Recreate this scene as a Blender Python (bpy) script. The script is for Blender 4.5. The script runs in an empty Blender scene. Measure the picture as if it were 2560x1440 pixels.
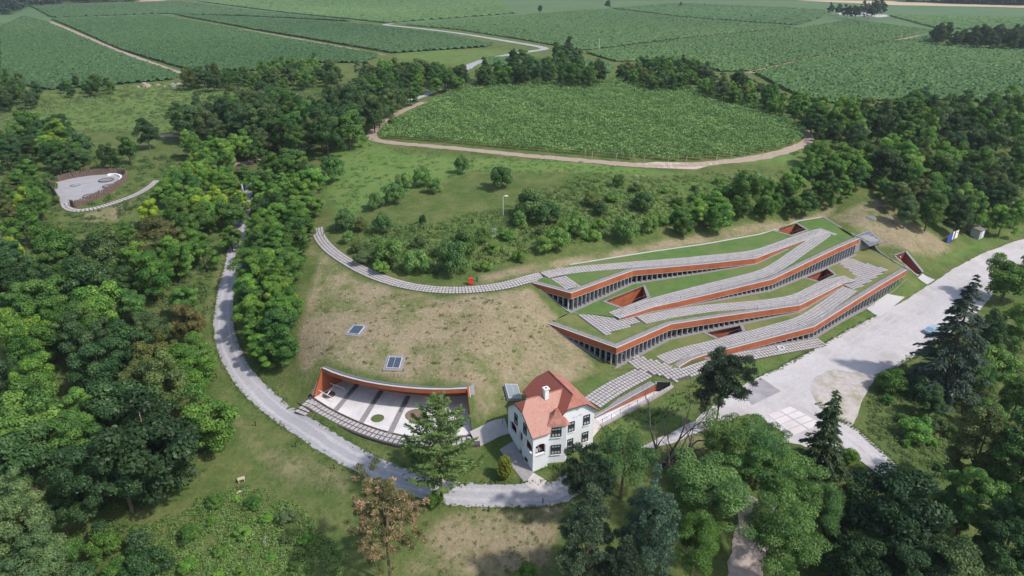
import bpy, bmesh, math, random
import numpy as np
from mathutils import Vector, Matrix

SC = bpy.context.scene
COL = SC.collection
R = math.radians
# ------------------------------------------------------------------ camera, sky, sun, exposure
FPX, PITCH, CZ = 1707.0, R(25.4), 66.0            # focal length in photo pixels, pitch, height over the villa's yard
cam_d = bpy.data.cameras.new('camera'); cam_d.sensor_width = 36.0; cam_d.lens = 36.0*FPX/2560.0
cam_d.clip_start = 1.0; cam_d.clip_end = 12000.0
cam = bpy.data.objects.new('camera', cam_d); COL.objects.link(cam)
cam.location = (0, 0, CZ); cam.rotation_euler = (R(90)-PITCH, 0, 0)
SC.camera = cam
SUN_EL, SUN_TURN = R(49), R(24)                   # sun stands to the right of the view and a little behind the camera
SDIR = Vector((math.cos(SUN_EL)*math.cos(SUN_TURN), -math.cos(SUN_EL)*math.sin(SUN_TURN), math.sin(SUN_EL)))
W = bpy.data.worlds.new('World'); SC.world = W; W.use_nodes = True
wn = W.node_tree.nodes; wl = W.node_tree.links
sky = wn.new('ShaderNodeTexSky'); sky.sky_type = 'NISHITA'; sky.sun_disc = False
sky.sun_elevation = SUN_EL; sky.sun_rotation = math.atan2(SDIR.x, SDIR.y)
sky.air_density = 1.3; sky.dust_density = 2.0
wl.new(sky.outputs[0], wn['Background'].inputs[0]); wn['Background'].inputs[1].default_value = 0.15
sd = bpy.data.lights.new('sun', 'SUN'); sd.energy = 3.5; sd.angle = R(2.5); sd.color = (1.0, 0.955, 0.89)
so = bpy.data.objects.new('sun', sd); COL.objects.link(so)
so.rotation_euler = SDIR.to_track_quat('Z', 'Y').to_euler(); so.location = (60, 0, 150)
SC.view_settings.view_transform = 'Standard'; SC.view_settings.look = 'None'
SC.view_settings.exposure = 0.1; SC.view_settings.gamma = 1.0; SC.view_settings.use_curve_mapping = False
SC.render.engine = 'CYCLES'
SC.cycles.max_bounces = 6; SC.cycles.diffuse_bounces = 3; SC.cycles.glossy_bounces = 2
SC.cycles.transmission_bounces = 4; SC.cycles.transparent_max_bounces = 6
SC.cycles.use_denoising = True

rnd = random.Random(7)
RNG = np.random.default_rng(11)

# ------------------------------------------------------------------ survey helpers: a sight line of the photograph -> a point of the place
def ray(px, py):
    a = (px-1280)/FPX; b = (720-py)/FPX
    return np.array([a, math.cos(PITCH)+b*math.sin(PITCH), -math.sin(PITCH)+b*math.cos(PITCH)])
def un(px, py, z):
    d = ray(px, py); t = (z-CZ)/d[2]
    return np.array([d[0]*t, d[1]*t, z])

# the museum's long axis: every roof strip rises 2 m along it
MA = np.array([18.03, 102.04]); MU = np.array([0.88075, 0.47359]); MV = np.array([-0.47359, 0.88075])
def muv(x, y):
    dx = x-MA[0]; dy = y-MA[1]
    return dx*MU[0]+dy*MU[1], dx*MV[0]+dy*MV[1]
def mxy(u, v): return (MA[0]+u*MU[0]+v*MV[0], MA[1]+u*MU[1]+v*MV[1])
LEV = {1: (2.0, 4.0), 2: (6.0, 4.0), 3: (6.0, 8.0), 4: (10.0, 8.0)}
def lev(k, x, y):
    u, _ = muv(x, y); t = np.clip(u/68.0, 0, 1)
    return LEV[k][0]+(LEV[k][1]-LEV[k][0])*t
def unl(px, py, k):
    z = sum(LEV[k])/2
    for _ in range(8):
        w = un(px, py, z); z = float(lev(k, w[0], w[1]))
    return un(px, py, z)

# ------------------------------------------------------------------ terrain height: smooth surface through surveyed spots (px, py, height)
CP = [
 # yard of the villa and the drive
 (1331,1179,0),(1290,1130,.6),(1250,1075,2.0),(1200,1095,1.7),(1220,1150,.4),(1260,1200,-.4),(1400,1232,-1),(1300,1238,-1),(1150,1243,-1.1),(1000,1205,-.6),
 (900,1165,0),(800,1100,.5),(720,1045,.7),(640,985,1.5),(590,920,2.4),(560,850,3.6),(557,790,4.9),(566,730,6.1),(585,660,7.6),(600,590,9),(610,500,10.8),
 (640,430,12.5),(700,390,14),(785,355,15.6),(1050,245,17.2),
 (1430,1150,.2),(1500,1060,1.4),(1480,1110,.6),(1560,1070,.8),(1620,1030,.75),(1700,1020,.6),
 # front of the sunken court, hill above it
 (750,1035,1.0),(765,1012,1.2),(880,1085,1.1),(1000,1116,1.15),(1180,1108,1.4),(760,985,2.1),
 (795,918,5.9),(808,912,6.1),(870,938,6.1),(960,958,6.1),(1060,968,6.1),(1172,966,6.0),(1192,1030,3.85),(1182,1000,5.0),(1200,1065,2.3),(776,955,3.9),(785,930,5.2),(740,930,4.2),(700,960,2.4),
 (985,908,7.4),(890,825,8.8),(1100,860,8.4),(1250,880,7.2),(1250,960,5.0),(1380,900,4.6),(1450,900,3.4),(1480,950,2.3),(1400,990,2.3),(1330,940,4.2),
 (1000,760,10.2),(1150,770,9.6),(1280,790,8.4),(800,800,8.6),(770,860,6.6),(780,700,10.6),(830,690,10.6),(930,720,10.3),(1040,735,10.1),(1150,735,10.0),(1250,715,10),
 (1331,708,9.9),(790,580,11.8),(800,630,11.0),(1300,750,8.9),
 # foot of the museum
 (1369,812,5.9),(1408,791,6.0),(1390,801,6.0),(1400,770,7.2),(1418,772,6.0),(1440,870,3.9),(1528,920,2.05),(1560,930,2.05),(1600,915,2.05),(1640,930,2.05),(1697,921,2.1),(1690,950,1.9),(1550,965,2.1),(1490,1005,2.1),
 (1705,985,1.2),(1760,935,1.6),(1760,900,1.9),(1850,905,1.2),(1850,880,1.4),(1950,880,.9),(2040,850,.5),(2050,835,.5),(2150,770,.25),(2190,790,.2),(2240,735,.15),(2270,725,.2),(2290,700,.4),
 # forecourt and road
 (1900,960,.5),(1950,1010,.3),(2050,1050,0),(1880,1030,.4),(2060,880,.3),(2150,900,.1),(2240,860,.1),(2330,760,.1),(2340,710,.3),(2440,650,.7),(2540,610,1.1),(2500,720,.3),
 (2100,960,.1),(2150,1120,-.6),(2240,1190,-1.2),(1750,1060,.4),(1650,1120,0),
 # right hillside
 (2268,665,2.2),(2275,630,4.2),(2250,622,5.2),(2215,640,4.3),(2143,586,7.8),(2175,575,8.0),(2204,603,5.7),(2176,613,5.0),(2112,556,8.1),(2075,533,8.2),(2180,540,9.0),(2230,560,7.6),(2300,600,5.0),(2310,670,1.4),(2380,630,1.8),(2440,590,1.6),(2360,590,4.0),(2200,480,11.0),(2310,540,6.6),
 # bank behind the museum, plateau
 (2000,532,8.9),(1900,562,9.3),(1760,588,9.6),(1633,606,10.1),(1425,640,10.7),(1250,690,10.4),(1050,700,10.6),
 (1900,520,11.5),(1700,540,11.8),(1500,560,12.5),(1300,590,12.4),(1000,640,12.0),(880,600,12.2),
 (1900,460,14.5),(1600,480,14.6),(1300,500,14.8),(1000,520,14.4),(880,520,14.2),(1700,430,16.2),(1400,430,16.4),(1150,430,16.2),(850,430,15.4),(2000,420,15.4),
 (950,360,17),(1300,385,17),(1650,400,17),(2020,345,17),(1250,195,17.5),(1500,250,18),(1850,250,17.5),(1060,280,17.5),
 # right wood
 (2150,420,14),(2300,420,11),(2300,480,8),(2450,520,4.5),(2560,500,5),(2400,380,13),(2560,380,13),(2300,300,17),(2500,280,17),(2560,570,1.6),(2480,590,1.6),(2080,300,17),
 # right foreground
 (2300,900,-.5),(2450,800,-.6),(2560,700,0),(2400,1000,-2),(2560,900,-2),(2300,1100,-2),(2560,1200,-4),(2100,1250,-2.5),(2300,1400,-4.5),(1900,1300,-2.5),(1880,1430,-3.5),(1600,1250,-1.5),(1600,1420,-3),
 (1250,1300,-2),(1200,1430,-3.5),(1000,1330,-2),(960,1440,-3.2),(800,1250,-.8),(700,1150,-.2),(600,1200,-.6),(700,1380,-2.6),(500,1400,-3),(200,1420,-4),(0,1400,-4),(400,1250,-1),(100,1150,1),
 # left wood, spur with the enclosure
 (540,1000,1.6),(480,850,4),(300,950,3),(0,1000,3),(0,850,5),(250,750,7),(480,680,8),(0,650,9.5),(300,600,10.5),(480,560,10),(400,500,11.8),
 (122,462,12.5),(230,475,12.5),(320,440,12.6),(178,520,12.4),(60,500,12),(390,455,12.6),(220,550,11.6),(30,560,11.2),(250,390,13),(450,390,13.2),(100,380,13),(560,400,13.0),(0,420,12.5),
 (660,800,6.4),(690,900,3.8),(680,650,9.5),(720,520,11.8),(700,450,13),
 (600,330,15),(400,340,14.6),(200,320,14.4),(0,330,14),(700,230,16.4),(400,240,15.6),(100,250,15),(850,220,17),(0,215,15.4),(470,195,16.6),
 (300,150,16),(0,130,15.6),(700,130,16.8),(1000,120,17),(600,60,16.5),(1280,120,17),(1280,60,17),(1700,150,17.4),(2000,120,17.4),(2300,180,17.4),(2560,160,17),(2100,60,17),(200,60,16),
]
cpw = np.array([un(*c) for c in CP])
ext = []
for yy in (700, 1000, 1600, 2600, 4200):
    for k in (-1.6, -.8, 0, .8, 1.6): ext.append((k*yy, yy, 17.0))
for xx in (-140, -70, 0, 70, 140): ext.append((xx, 35, -6)); ext.append((xx*1.2, -60, -9))
ext += [(-170,100,4),(-170,150,9),(170,120,-1),(180,170,3),(-220,70,0),(220,70,-4),(-700,300,15),(700,300,16),(-700,60,6),(700,60,4),(260,200,10),(-230,200,12.5)]
_E = [(1425,662),(1530,645),(1633,629),(1700,620),(1760,611),(1830,599),(1900,586),(1950,570),(1996,553),(2056,543),(2100,568),(2147,594)]
for _p in _E: _q = unl(*_p, 4); ext.append((_q[0], _q[1], _q[2]))
for _p in [(2180,622),(2221,646),(2255,665)]: _q = unl(*_p, 2); ext.append((_q[0], _q[1], _q[2]))
cpw = np.vstack([cpw, np.array(ext)])
def phi(r2): return np.sqrt(r2+25.0)
_n = len(cpw); _d2 = ((cpw[:, None, :2]-cpw[None, :, :2])**2).sum(-1)
_A = np.zeros((_n+3, _n+3)); _A[:_n, :_n] = phi(_d2)-np.eye(_n)*0.25
_A[:_n, _n] = 1; _A[_n, :_n] = 1
_A[:_n, _n+1:] = cpw[:, :2]/100; _A[_n+1:, :_n] = cpw[:, :2].T/100
_w = np.linalg.solve(_A, np.concatenate([cpw[:, 2], np.zeros(3)]))
def TT(x, y):
    x = np.asarray(x, float); y = np.asarray(y, float); sh = x.shape
    x = x.ravel(); y = y.ravel(); out = np.empty(x.size)
    for i in range(0, x.size, 20000):
        xs = x[i:i+20000]; ys = y[i:i+20000]
        out[i:i+20000] = phi((xs[:, None]-cpw[None, :, 0])**2+(ys[:, None]-cpw[None, :, 1])**2) @ _w[:_n]+_w[_n]+_w[_n+1]*xs/100+_w[_n+2]*ys/100
    far = np.clip((np.hypot(x, y)-520)/300, 0, 1); far = far*far*(3-2*far)
    base = 17.0+1.1*np.sin(x*.0075+.6)*np.sin(y*.009+.4)
    out = out*(1-far)+base*far
    return out.reshape(sh)
def T(x, y): return float(TT(np.array([x]), np.array([y]))[0])
_ts = np.concatenate([np.arange(50, 330, 1.0), np.geomspace(330, 3500, 160)])
def hit(px, py, dz=0.0):
    """first point on the sight line that is dz above the terrain"""
    d = ray(px, py); d = d/np.linalg.norm(d)
    X = d[0]*_ts; Y = d[1]*_ts; Z = CZ+d[2]*_ts
    g = Z-TT(X, Y)-dz
    i = np.nonzero(g < 0)[0]
    if len(i) == 0: return None
    i = max(int(i[0]), 1); lo, hi = _ts[i-1], _ts[i]
    for _ in range(14):
        m = .5*(lo+hi)
        if CZ+d[2]*m-T(d[0]*m, d[1]*m)-dz < 0: hi = m
        else: lo = m
    return np.array([d[0]*hi, d[1]*hi, CZ+d[2]*hi])
def gp(pts): return np.array([hit(*p)[:2] for p in pts])

# ------------------------------------------------------------------ object helpers
def tag(o, label=None, cat=None, group=None, kind=None):
    if label: o['label'] = label
    if cat: o['category'] = cat
    if group: o['group'] = group
    if kind: o['kind'] = kind
    return o
def empty(name, loc=(0, 0, 0), rz=0.0, **k):
    o = bpy.data.objects.new(name, None); COL.objects.link(o)
    o.location = loc; o.rotation_euler = (0, 0, rz); o.empty_display_size = .5
    return tag(o, **k)
def npmesh(name, V, Fc, mat=None, smooth=False, tone=None):
    """fast mesh from arrays; Fc is (m,k)"""
    V = np.ascontiguousarray(V, np.float32); Fc = np.ascontiguousarray(Fc, np.int32)
    me = bpy.data.meshes.new(name); m, k = Fc.shape
    me.vertices.add(len(V)); me.vertices.foreach_set('co', V.ravel())
    me.loops.add(m*k); me.loops.foreach_set('vertex_index', Fc.ravel())
    me.polygons.add(m); me.polygons.foreach_set('loop_start', np.arange(m, dtype=np.int32)*k)
    me.polygons.foreach_set('use_smooth', np.full(m, smooth))
    if tone is not None:
        a = me.attributes.new('tone', 'FLOAT', 'POINT'); a.data.foreach_set('value', np.ascontiguousarray(tone, np.float32))
    me.update(calc_edges=True); me.validate()
    if mat: me.materials.append(mat)
    return me
def pymesh(name, V, Fc, mat=None, smooth=False):
    me = bpy.data.meshes.new(name); me.from_pydata([tuple(map(float, v)) for v in V], [], [tuple(f) for f in Fc]); me.update()
    if smooth: me.polygons.foreach_set('use_smooth', [True]*len(me.polygons))
    if mat: me.materials.append(mat)
    return me
def ob(name, me, parent=None, loc=None, **k):
    o = bpy.data.objects.new(name, me); COL.objects.link(o)
    if parent is not None: o.parent = parent
    if loc is not None: o.location = loc
    return tag(o, **k)
class MB:
    """collects boxes, prisms, tubes into one mesh"""
    def __init__(s): s.v = []; s.f = []
    def add(s, V, Fc):
        b = len(s.v); s.v += [tuple(map(float, p)) for p in V]; s.f += [tuple(i+b for i in f) for f in Fc]; return s
    def box(s, c, d, M=None):
        x, y, z = d[0]/2, d[1]/2, d[2]/2
        V = [(c[0]+i*x, c[1]+j*y, c[2]+k*z) for k in (-1, 1) for j in (-1, 1) for i in (-1, 1)]
        if M is not None: V = [tuple(M @ Vector(p)) for p in V]
        return s.add(V, [(0,2,3,1),(4,5,7,6),(0,1,5,4),(2,6,7,3),(0,4,6,2),(1,3,7,5)])
    def prism(s, poly, z0, z1):
        """poly plan points; z0,z1 scalars or lists"""
        n = len(poly); z0 = [z0]*n if np.isscalar(z0) else z0; z1 = [z1]*n if np.isscalar(z1) else z1
        V = [(p[0], p[1], z0[i]) for i, p in enumerate(poly)]+[(p[0], p[1], z1[i]) for i, p in enumerate(poly)]
        return s.add(V, [tuple(range(n-1, -1, -1)), tuple(range(n, 2*n))]+[(i, (i+1) % n, n+(i+1) % n, n+i) for i in range(n)])
    def tube(s, pts, rad, n=6, cap=True):
        pts = [Vector(p) for p in pts]; rings = []; b0 = len(s.v)
        V = []; Fc = []
        for i, p in enumerate(pts):
            d = (pts[min(i+1, len(pts)-1)]-pts[max(i-1, 0)]).normalized()
            a = d.cross(Vector((.13, .91, .37))).normalized(); c = d.cross(a)
            r = rad[i] if not np.isscalar(rad) else rad
            for k in range(n):
                t = 2*math.pi*k/n; V.append(p+a*(r*math.cos(t))+c*(r*math.sin(t)))
        for i in range(len(pts)-1):
            for k in range(n): Fc.append((i*n+k, i*n+(k+1) % n, (i+1)*n+(k+1) % n, (i+1)*n+k))
        if cap: Fc.append(tuple(range(n-1, -1, -1))); Fc.append(tuple((len(pts)-1)*n+k for k in range(n)))
        return s.add(V, Fc)
    def mesh(s, name, mat=None, smooth=False): return pymesh(name, s.v, s.f, mat, smooth)
    def build(s, name, mat, parent=None, smooth=False, **k): return ob(name, s.mesh(name, mat, smooth), parent, **k)
def resample(P, step):
    P = np.asarray(P, float); out = [P[0]]
    for a, b in zip(P[:-1], P[1:]):
        n = max(1, int(math.ceil(np.linalg.norm(b[:2]-a[:2])/step)))
        for i in range(1, n+1): out.append(a+(b-a)*i/n)
    return np.array(out)
def smooth_line(P, it=2):
    P = np.asarray(P, float)
    for _ in range(it):
        Q = [P[0]]
        for a, b in zip(P[:-1], P[1:]): Q += [a*.75+b*.25, a*.25+b*.75]
        Q.append(P[-1]); P = np.array(Q)
    return P
def normals2(P):
    P = np.asarray(P)[:, :2]; d = np.gradient(P, axis=0); d /= np.maximum(np.hypot(d[:, 0], d[:, 1]), 1e-9)[:, None]
    return np.stack([-d[:, 1], d[:, 0]], 1)
def inside(x, y, poly):
    x = np.asarray(x, float); y = np.asarray(y, float); c = np.zeros(x.shape, bool); n = len(poly)
    for i in range(n):
        x1, y1 = poly[i][:2]; x2, y2 = poly[(i+1) % n][:2]
        if y1 == y2: continue
        k = ((y1 > y) != (y2 > y)) & (x < (x2-x1)*(y-y1)/(y2-y1)+x1); c ^= k
    return c
def pdist(x, y, poly, closed=True):
    x = np.asarray(x, float); y = np.asarray(y, float); d = np.full(x.shape, 1e9); n = len(poly)
    for i in range(n if closed else n-1):
        x1, y1 = poly[i][:2]; x2, y2 = poly[(i+1) % n][:2]; ax, ay = x2-x1, y2-y1
        t = np.clip(((x-x1)*ax+(y-y1)*ay)/max(ax*ax+ay*ay, 1e-9), 0, 1)
        d = np.minimum(d, np.hypot(x-x1-t*ax, y-y1-t*ay))
    return d
def sheet_bm(poly, step, holes=()):
    bm = bmesh.new(); bm.faces.new([bm.verts.new((p[0], p[1], 0)) for p in poly])
    P = np.asarray(poly)
    def cut(co, no):
        bmesh.ops.bisect_plane(bm, geom=bm.verts[:]+bm.edges[:]+bm.faces[:], dist=1e-4, plane_co=co, plane_no=no)
    for ax in (0, 1):
        lo, hi = P[:, ax].min(), P[:, ax].max()
        for c in np.arange(math.floor(lo/step)*step+step, hi, step):
            cut((c if ax == 0 else 0, c if ax == 1 else 0, 0), (1, 0, 0) if ax == 0 else (0, 1, 0))
    for h in holes:
        for i in range(len(h)):
            a, b = h[i], h[(i+1) % len(h)]
            cut((a[0], a[1], 0), (-(b[1]-a[1]), b[0]-a[0], 0))
    for h in holes:
        dl = [f for f in bm.faces if inside(*[np.array([q]) for q in f.calc_center_median()[:2]], h)[0]]
        bmesh.ops.delete(bm, geom=dl, context='FACES')
    bmesh.ops.triangulate(bm, faces=[f for f in bm.faces if len(f.verts) > 4])
    return bm
def sheet(name, poly, mat, zf=None, off=.05, step=2.0, holes=(), parent=None, skirt=0.0, **k):
    """a surface that follows the ground (or a given height) inside a plan polygon"""
    bm = sheet_bm(poly, step, holes); vs = bm.verts[:]
    X = np.array([v.co.x for v in vs]); Y = np.array([v.co.y for v in vs])
    Z = (TT(X, Y) if zf is None else np.array(zf(X, Y)))+off
    for v, z in zip(vs, Z): v.co.z = z
    if skirt:
        be = [e for e in bm.edges if len(e.link_faces) == 1]
        ex = bmesh.ops.extrude_edge_only(bm, edges=be)
        for g in ex['geom']:
            if isinstance(g, bmesh.types.BMVert): g.co.z -= skirt
    bmesh.ops.recalc_face_normals(bm, faces=bm.faces)
    up = sum(f.normal.z*f.calc_area() for f in bm.faces)
    if up < 0: bmesh.ops.reverse_faces(bm, faces=bm.faces)
    me = bpy.data.meshes.new(name); bm.to_mesh(me); bm.free(); me.materials.append(mat)
    return ob(name, me, parent, **k)
def strip(name, line, width, mat, off=.06, step=1.5, parent=None, zf=None, ragged=0.0, cross=5, **k):
    """a road or path of given width along a plan line, lying on the ground"""
    P = resample(line, step)[:, :2]; N = normals2(P); n = len(P)
    w = np.broadcast_to(np.asarray(width, float), (n,)) if not callable(width) else width(np.linspace(0, 1, n))
    V = []; rg = random.Random(len(name)+n)
    for j in range(cross):
        s = j/(cross-1)-.5
        jit = np.array([rg.uniform(-ragged, ragged) if j in (0, cross-1) else 0 for _ in range(n)])
        Q = P+N*(s*w+jit)[:, None]; z = (TT(Q[:, 0], Q[:, 1]) if zf is None else zf(Q[:, 0], Q[:, 1]))+off
        V.append(np.column_stack([Q, z]))
    V = np.vstack(V); idx = np.arange(n-1)
    Fc = np.vstack([np.column_stack([j*n+idx, j*n+idx+1, (j+1)*n+idx+1, (j+1)*n+idx]) for j in range(cross-1)])
    return ob(name, npmesh(name, V, Fc, mat, True), parent, **k)

# ------------------------------------------------------------------ materials
def nodes(name):
    m = bpy.data.materials.new(name); m.use_nodes = True
    return m, m.node_tree.nodes, m.node_tree.links, m.node_tree.nodes['Principled BSDF']
def M(name, c1, c2=None, scale=1.0, rough=.85, bump=0.0, spec=.25, detail=5, metal=0.0, c3=None, s3=.1):
    m, n, l, p = nodes(name)
    p.inputs['Roughness'].default_value = rough; p.inputs['Specular IOR Level'].default_value = spec; p.inputs['Metallic'].default_value = metal
    if c2 is None:
        p.inputs['Base Color'].default_value = (*c1, 1)
        if not bump: return m
        c2 = c1
    g = n.new('ShaderNodeNewGeometry'); t = n.new('ShaderNodeTexNoise')
    t.inputs['Scale'].default_value = scale; t.inputs['Detail'].default_value = detail; t.inputs['Roughness'].default_value = .65
    l.new(g.outputs['Position'], t.inputs['Vector'])
    r = n.new('ShaderNodeValToRGB'); r.color_ramp.elements[0].position = .3; r.color_ramp.elements[1].position = .7
    r.color_ramp.elements[0].color = (*c1, 1); r.color_ramp.elements[1].color = (*c2, 1); l.new(t.outputs['Fac'], r.inputs[0])
    out = r.outputs[0]
    if c3 is not None:
        t3 = n.new('ShaderNodeTexNoise'); t3.inputs['Scale'].default_value = s3; t3.inputs['Detail'].default_value = 6; t3.inputs['Roughness'].default_value = .6
        l.new(g.outputs['Position'], t3.inputs['Vector'])
        r3 = n.new('ShaderNodeValToRGB'); r3.color_ramp.elements[0].position = .46; r3.color_ramp.elements[1].position = .64; l.new(t3.outputs['Fac'], r3.inputs[0])
        mx = n.new('ShaderNodeMix'); mx.data_type = 'RGBA'; l.new(r3.outputs[0], mx.inputs[0]); l.new(out, mx.inputs[6]); mx.inputs[7].default_value = (*c3, 1); out = mx.outputs[2]
    l.new(out, p.inputs['Base Color'])
    if bump:
        b = n.new('ShaderNodeBump'); b.inputs['Strength'].default_value = min(1, bump); b.inputs['Distance'].default_value = .1
        l.new(t.outputs['Fac'], b.inputs['Height']); l.new(b.outputs[0], p.inputs['Normal'])
    return m
def leafmat(name, trans=.34, second=None):
    """colour comes from the object's own colour, varied leaf clump by leaf clump"""
    m, n, l, p = nodes(name); n.remove(p)
    oi = n.new('ShaderNodeObjectInfo'); at = n.new('ShaderNodeAttribute'); at.attribute_name = 'tone'
    hs = n.new('ShaderNodeHueSaturation')
    mr = n.new('ShaderNodeMapRange'); mr.inputs[3].default_value = .6; mr.inputs[4].default_value = 1.6; l.new(at.outputs['Fac'], mr.inputs[0])
    mh = n.new('ShaderNodeMapRange'); mh.inputs[3].default_value = .525; mh.inputs[4].default_value = .478; l.new(at.outputs['Fac'], mh.inputs[0])
    l.new(mr.outputs[0], hs.inputs['Value']); l.new(mh.outputs[0], hs.inputs['Hue']); c = oi.outputs['Color']
    if second:
        st = n.new('ShaderNodeMapRange'); st.inputs[1].default_value = second[1]-.05; st.inputs[2].default_value = second[1]+.05; l.new(at.outputs['Fac'], st.inputs[0])
        mx = n.new('ShaderNodeMix'); mx.data_type = 'RGBA'; l.new(st.outputs[0], mx.inputs[0]); l.new(c, mx.inputs[6]); mx.inputs[7].default_value = (*second[0], 1); c = mx.outputs[2]
    l.new(c, hs.inputs['Color'])
    d = n.new('ShaderNodeBsdfDiffuse'); t = n.new('ShaderNodeBsdfTranslucent'); g = n.new('ShaderNodeBsdfGlossy'); g.inputs['Roughness'].default_value = .5
    l.new(hs.outputs[0], d.inputs[0]); l.new(hs.outputs[0], t.inputs[0])
    a = n.new('ShaderNodeMixShader'); a.inputs[0].default_value = trans; l.new(d.outputs[0], a.inputs[1]); l.new(t.outputs[0], a.inputs[2])
    b = n.new('ShaderNodeMixShader'); b.inputs[0].default_value = .02; l.new(a.outputs[0], b.inputs[1]); l.new(g.outputs[0], b.inputs[2])
    l.new(b.outputs[0], n['Material Output'].inputs['Surface'])
    return m
LEAF = leafmat('leaves'); NEEDLE = leafmat('needles', .15)
DYING = leafmat('dying_needles', .2, ((.36, .255, .15), .64))
BARK = M('bark', (.09,.065,.045), (.17,.13,.095), 3, .95, .5); DEADBARK = M('dead_bark', (.07,.055,.05), (.15,.12,.105), 3, .95, .4)
CORTEN = M('rusty_orange_render', (.335,.097,.043), (.405,.125,.056), .9, .78, .05, c3=(.30,.082,.038), s3=.35)
CAP = M('pale_coping', (.44,.43,.435), (.52,.505,.51), 2, .8)
GRAVEL = M('grey_gravel', (.16,.15,.155), (.36,.34,.345), 7, .95, .6)
CONC = M('column_concrete', (.27,.28,.30), (.36,.37,.39), 1.5, .8, .1)
PAVE = M('paver_concrete', (.34,.32,.32), (.50,.465,.46), 1.3, .9, .1)
JOINT = M('dark_joint', (.065,.055,.06), (.12,.10,.10), 4, .95, .3)
ROOFGRASS = M('roof_grass', (.085,.135,.035), (.16,.185,.062), .55, .95, .5, c3=(.20,.19,.075), s3=.09)
ROOFGRASS2 = M('green_roof_grass', (.07,.145,.035), (.12,.19,.052), .5, .95, .5, c3=(.145,.175,.06), s3=.08)
GLASS = M('dark_glass', (.012,.013,.016), rough=.06, spec=.6)
SKYGLASS = M('roof_light_glass', (.06,.085,.12), rough=.12, spec=.7)
DARK = M('dark_metal', (.03,.03,.033), rough=.6)
STEEL = M('steel_rail', (.20,.20,.21), rough=.5, metal=.5)
WHITE = M('white_paint', (.76,.77,.78), (.82,.82,.83), .8, .75, .02)
WALLW = M('villa_render', (.79,.80,.85), (.85,.86,.905), .5, .8, .04, c3=(.75,.76,.80), s3=.35)
ROADW = M('white_gravel', (.44,.415,.418), (.54,.508,.51), 1.6, .95, .3, c3=(.405,.375,.372), s3=.14, detail=9)
ROADG = M('grey_drive', (.32,.312,.335), (.42,.412,.435), 1.8, .95, .25, c3=(.33,.32,.34), s3=.08, detail=8)
ASPH = M('worn_asphalt', (.25,.235,.25), (.33,.31,.33), .7, .95, .2, c3=(.38,.36,.37), s3=.2)
SLAB = M('old_concrete', (.58,.53,.53), (.68,.63,.625), .8, .9, .15, c3=(.52,.47,.46), s3=.2)
TERR = M('court_floor', (.60,.575,.58), (.72,.69,.695), .35, .85, .08, c3=(.55,.525,.53), s3=.3)
EARTH = M('bare_earth', (.30,.225,.175), (.42,.33,.27), 1.0, .95, .5)
DIRT = M('dirt_track', (.25,.185,.125), (.36,.28,.20), .8, .95, .4, c3=(.15,.16,.065), s3=.15)
# ------------------------------------------------------------------ ground
FA_ = [(1697,919),(1727,901),(1760,889),(2035,818),(2268,675)]
FB_ = [(1369,809),(1541,871),(1676,812),(1760,799),(2000,764),(2114,707)]
FC_ = [(1558,794),(1633,769),(1760,740),(1932,699),(2149,597)]
FD_ = [(1331,708),(1428,734),(1583,677),(1760,661),(1888,647),(2045,589)]
FE_ = [(1425,662),(1633,629),(1760,611),(1900,586),(1996,553),(2056,543)]
LA = np.array([unl(*p, 1) for p in FA_]); LB = np.array([unl(*p, 2) for p in FB_])
LC = np.array([unl(*p, 3) for p in FC_]); LD = np.array([unl(*p, 4) for p in FD_]); LE = np.array([unl(*p, 4) for p in FE_])
def xy(p): return np.asarray(p)[:2]
V2 = MV
RE = [unl(2221,646,1)[:2], unl(2174,619,3)[:2]]
museum_hole = ([LB[1][:2]+V2*.9+MU*.6]+[p[:2]+V2*.95 for p in LA[:-1]]+[LA[-1][:2]+V2*.95-MU*.4]
               +[RE[0], unl(2176,618,2)[:2], unl(2129,639,2)[:2]+MV*.9, LC[-1][:2]+MV*.95-MU*.3, LC[-1][:2]-MU*.5+MV*1.2]+[LE[-1][:2]-MU*.4-V2*.3]+[p[:2]-V2*.3 for p in LE[-2::-1]]
               +[LD[0][:2]+MU*.8]+[LD[1][:2]+MU*.8+V2*.4]+[LB[0][:2]+MU*.9])
def offs(P, d):
    """polyline moved sideways by d (to the left of its run), mitred"""
    P = np.asarray(P)[:, :2]; D = np.diff(P, axis=0); D /= np.hypot(D[:, 0], D[:, 1])[:, None]; N = np.column_stack([-D[:, 1], D[:, 0]]); out = []
    for i in range(len(P)):
        if i == 0: m = N[0]; k = 1
        elif i == len(P)-1: m = N[-1]; k = 1
        else:
            m = N[i-1]+N[i]; m /= np.linalg.norm(m); k = 1/max(.35, m@N[i])
        out.append(P[i]+m*d*k)
    return np.array(out)
# sunken court
ZCF = 1.6
CFRONT = [(786,994),(830,1022),(900,1055),(960,1076),(1020,1090),(1100,1093),(1182,1086)]
CROOF = [(806,922),(840,937),(900,954),(960,965),(1030,973),(1100,976),(1168,973)]
CF = np.array([un(*p, ZCF) for p in CFRONT]); CR = np.array([un(*p, 5.9) for p in CROOF])
CF = smooth_line(CF, 1); CR = smooth_line(CR, 1)
court_hole = [p for p in offs(CF, -2.3)]+[p[:2] for p in CR[::-1]]
# ramp passage beside the villa, trench in the hillside
RT = [un(1488,1046,1.5), un(1638,957,2.1), un(1678,966,1.5), un(1500,1062,1.4)]
ramp_hole = [p[:2] for p in RT]
TR = [un(2293,693,.45), un(2240,633,4.7), un(2264,626,4.8), un(2304,684,.7)]
trench_hole = [p[:2] for p in TR]
HOLES = [museum_hole, court_hole, ramp_hole, trench_hole]

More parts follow.
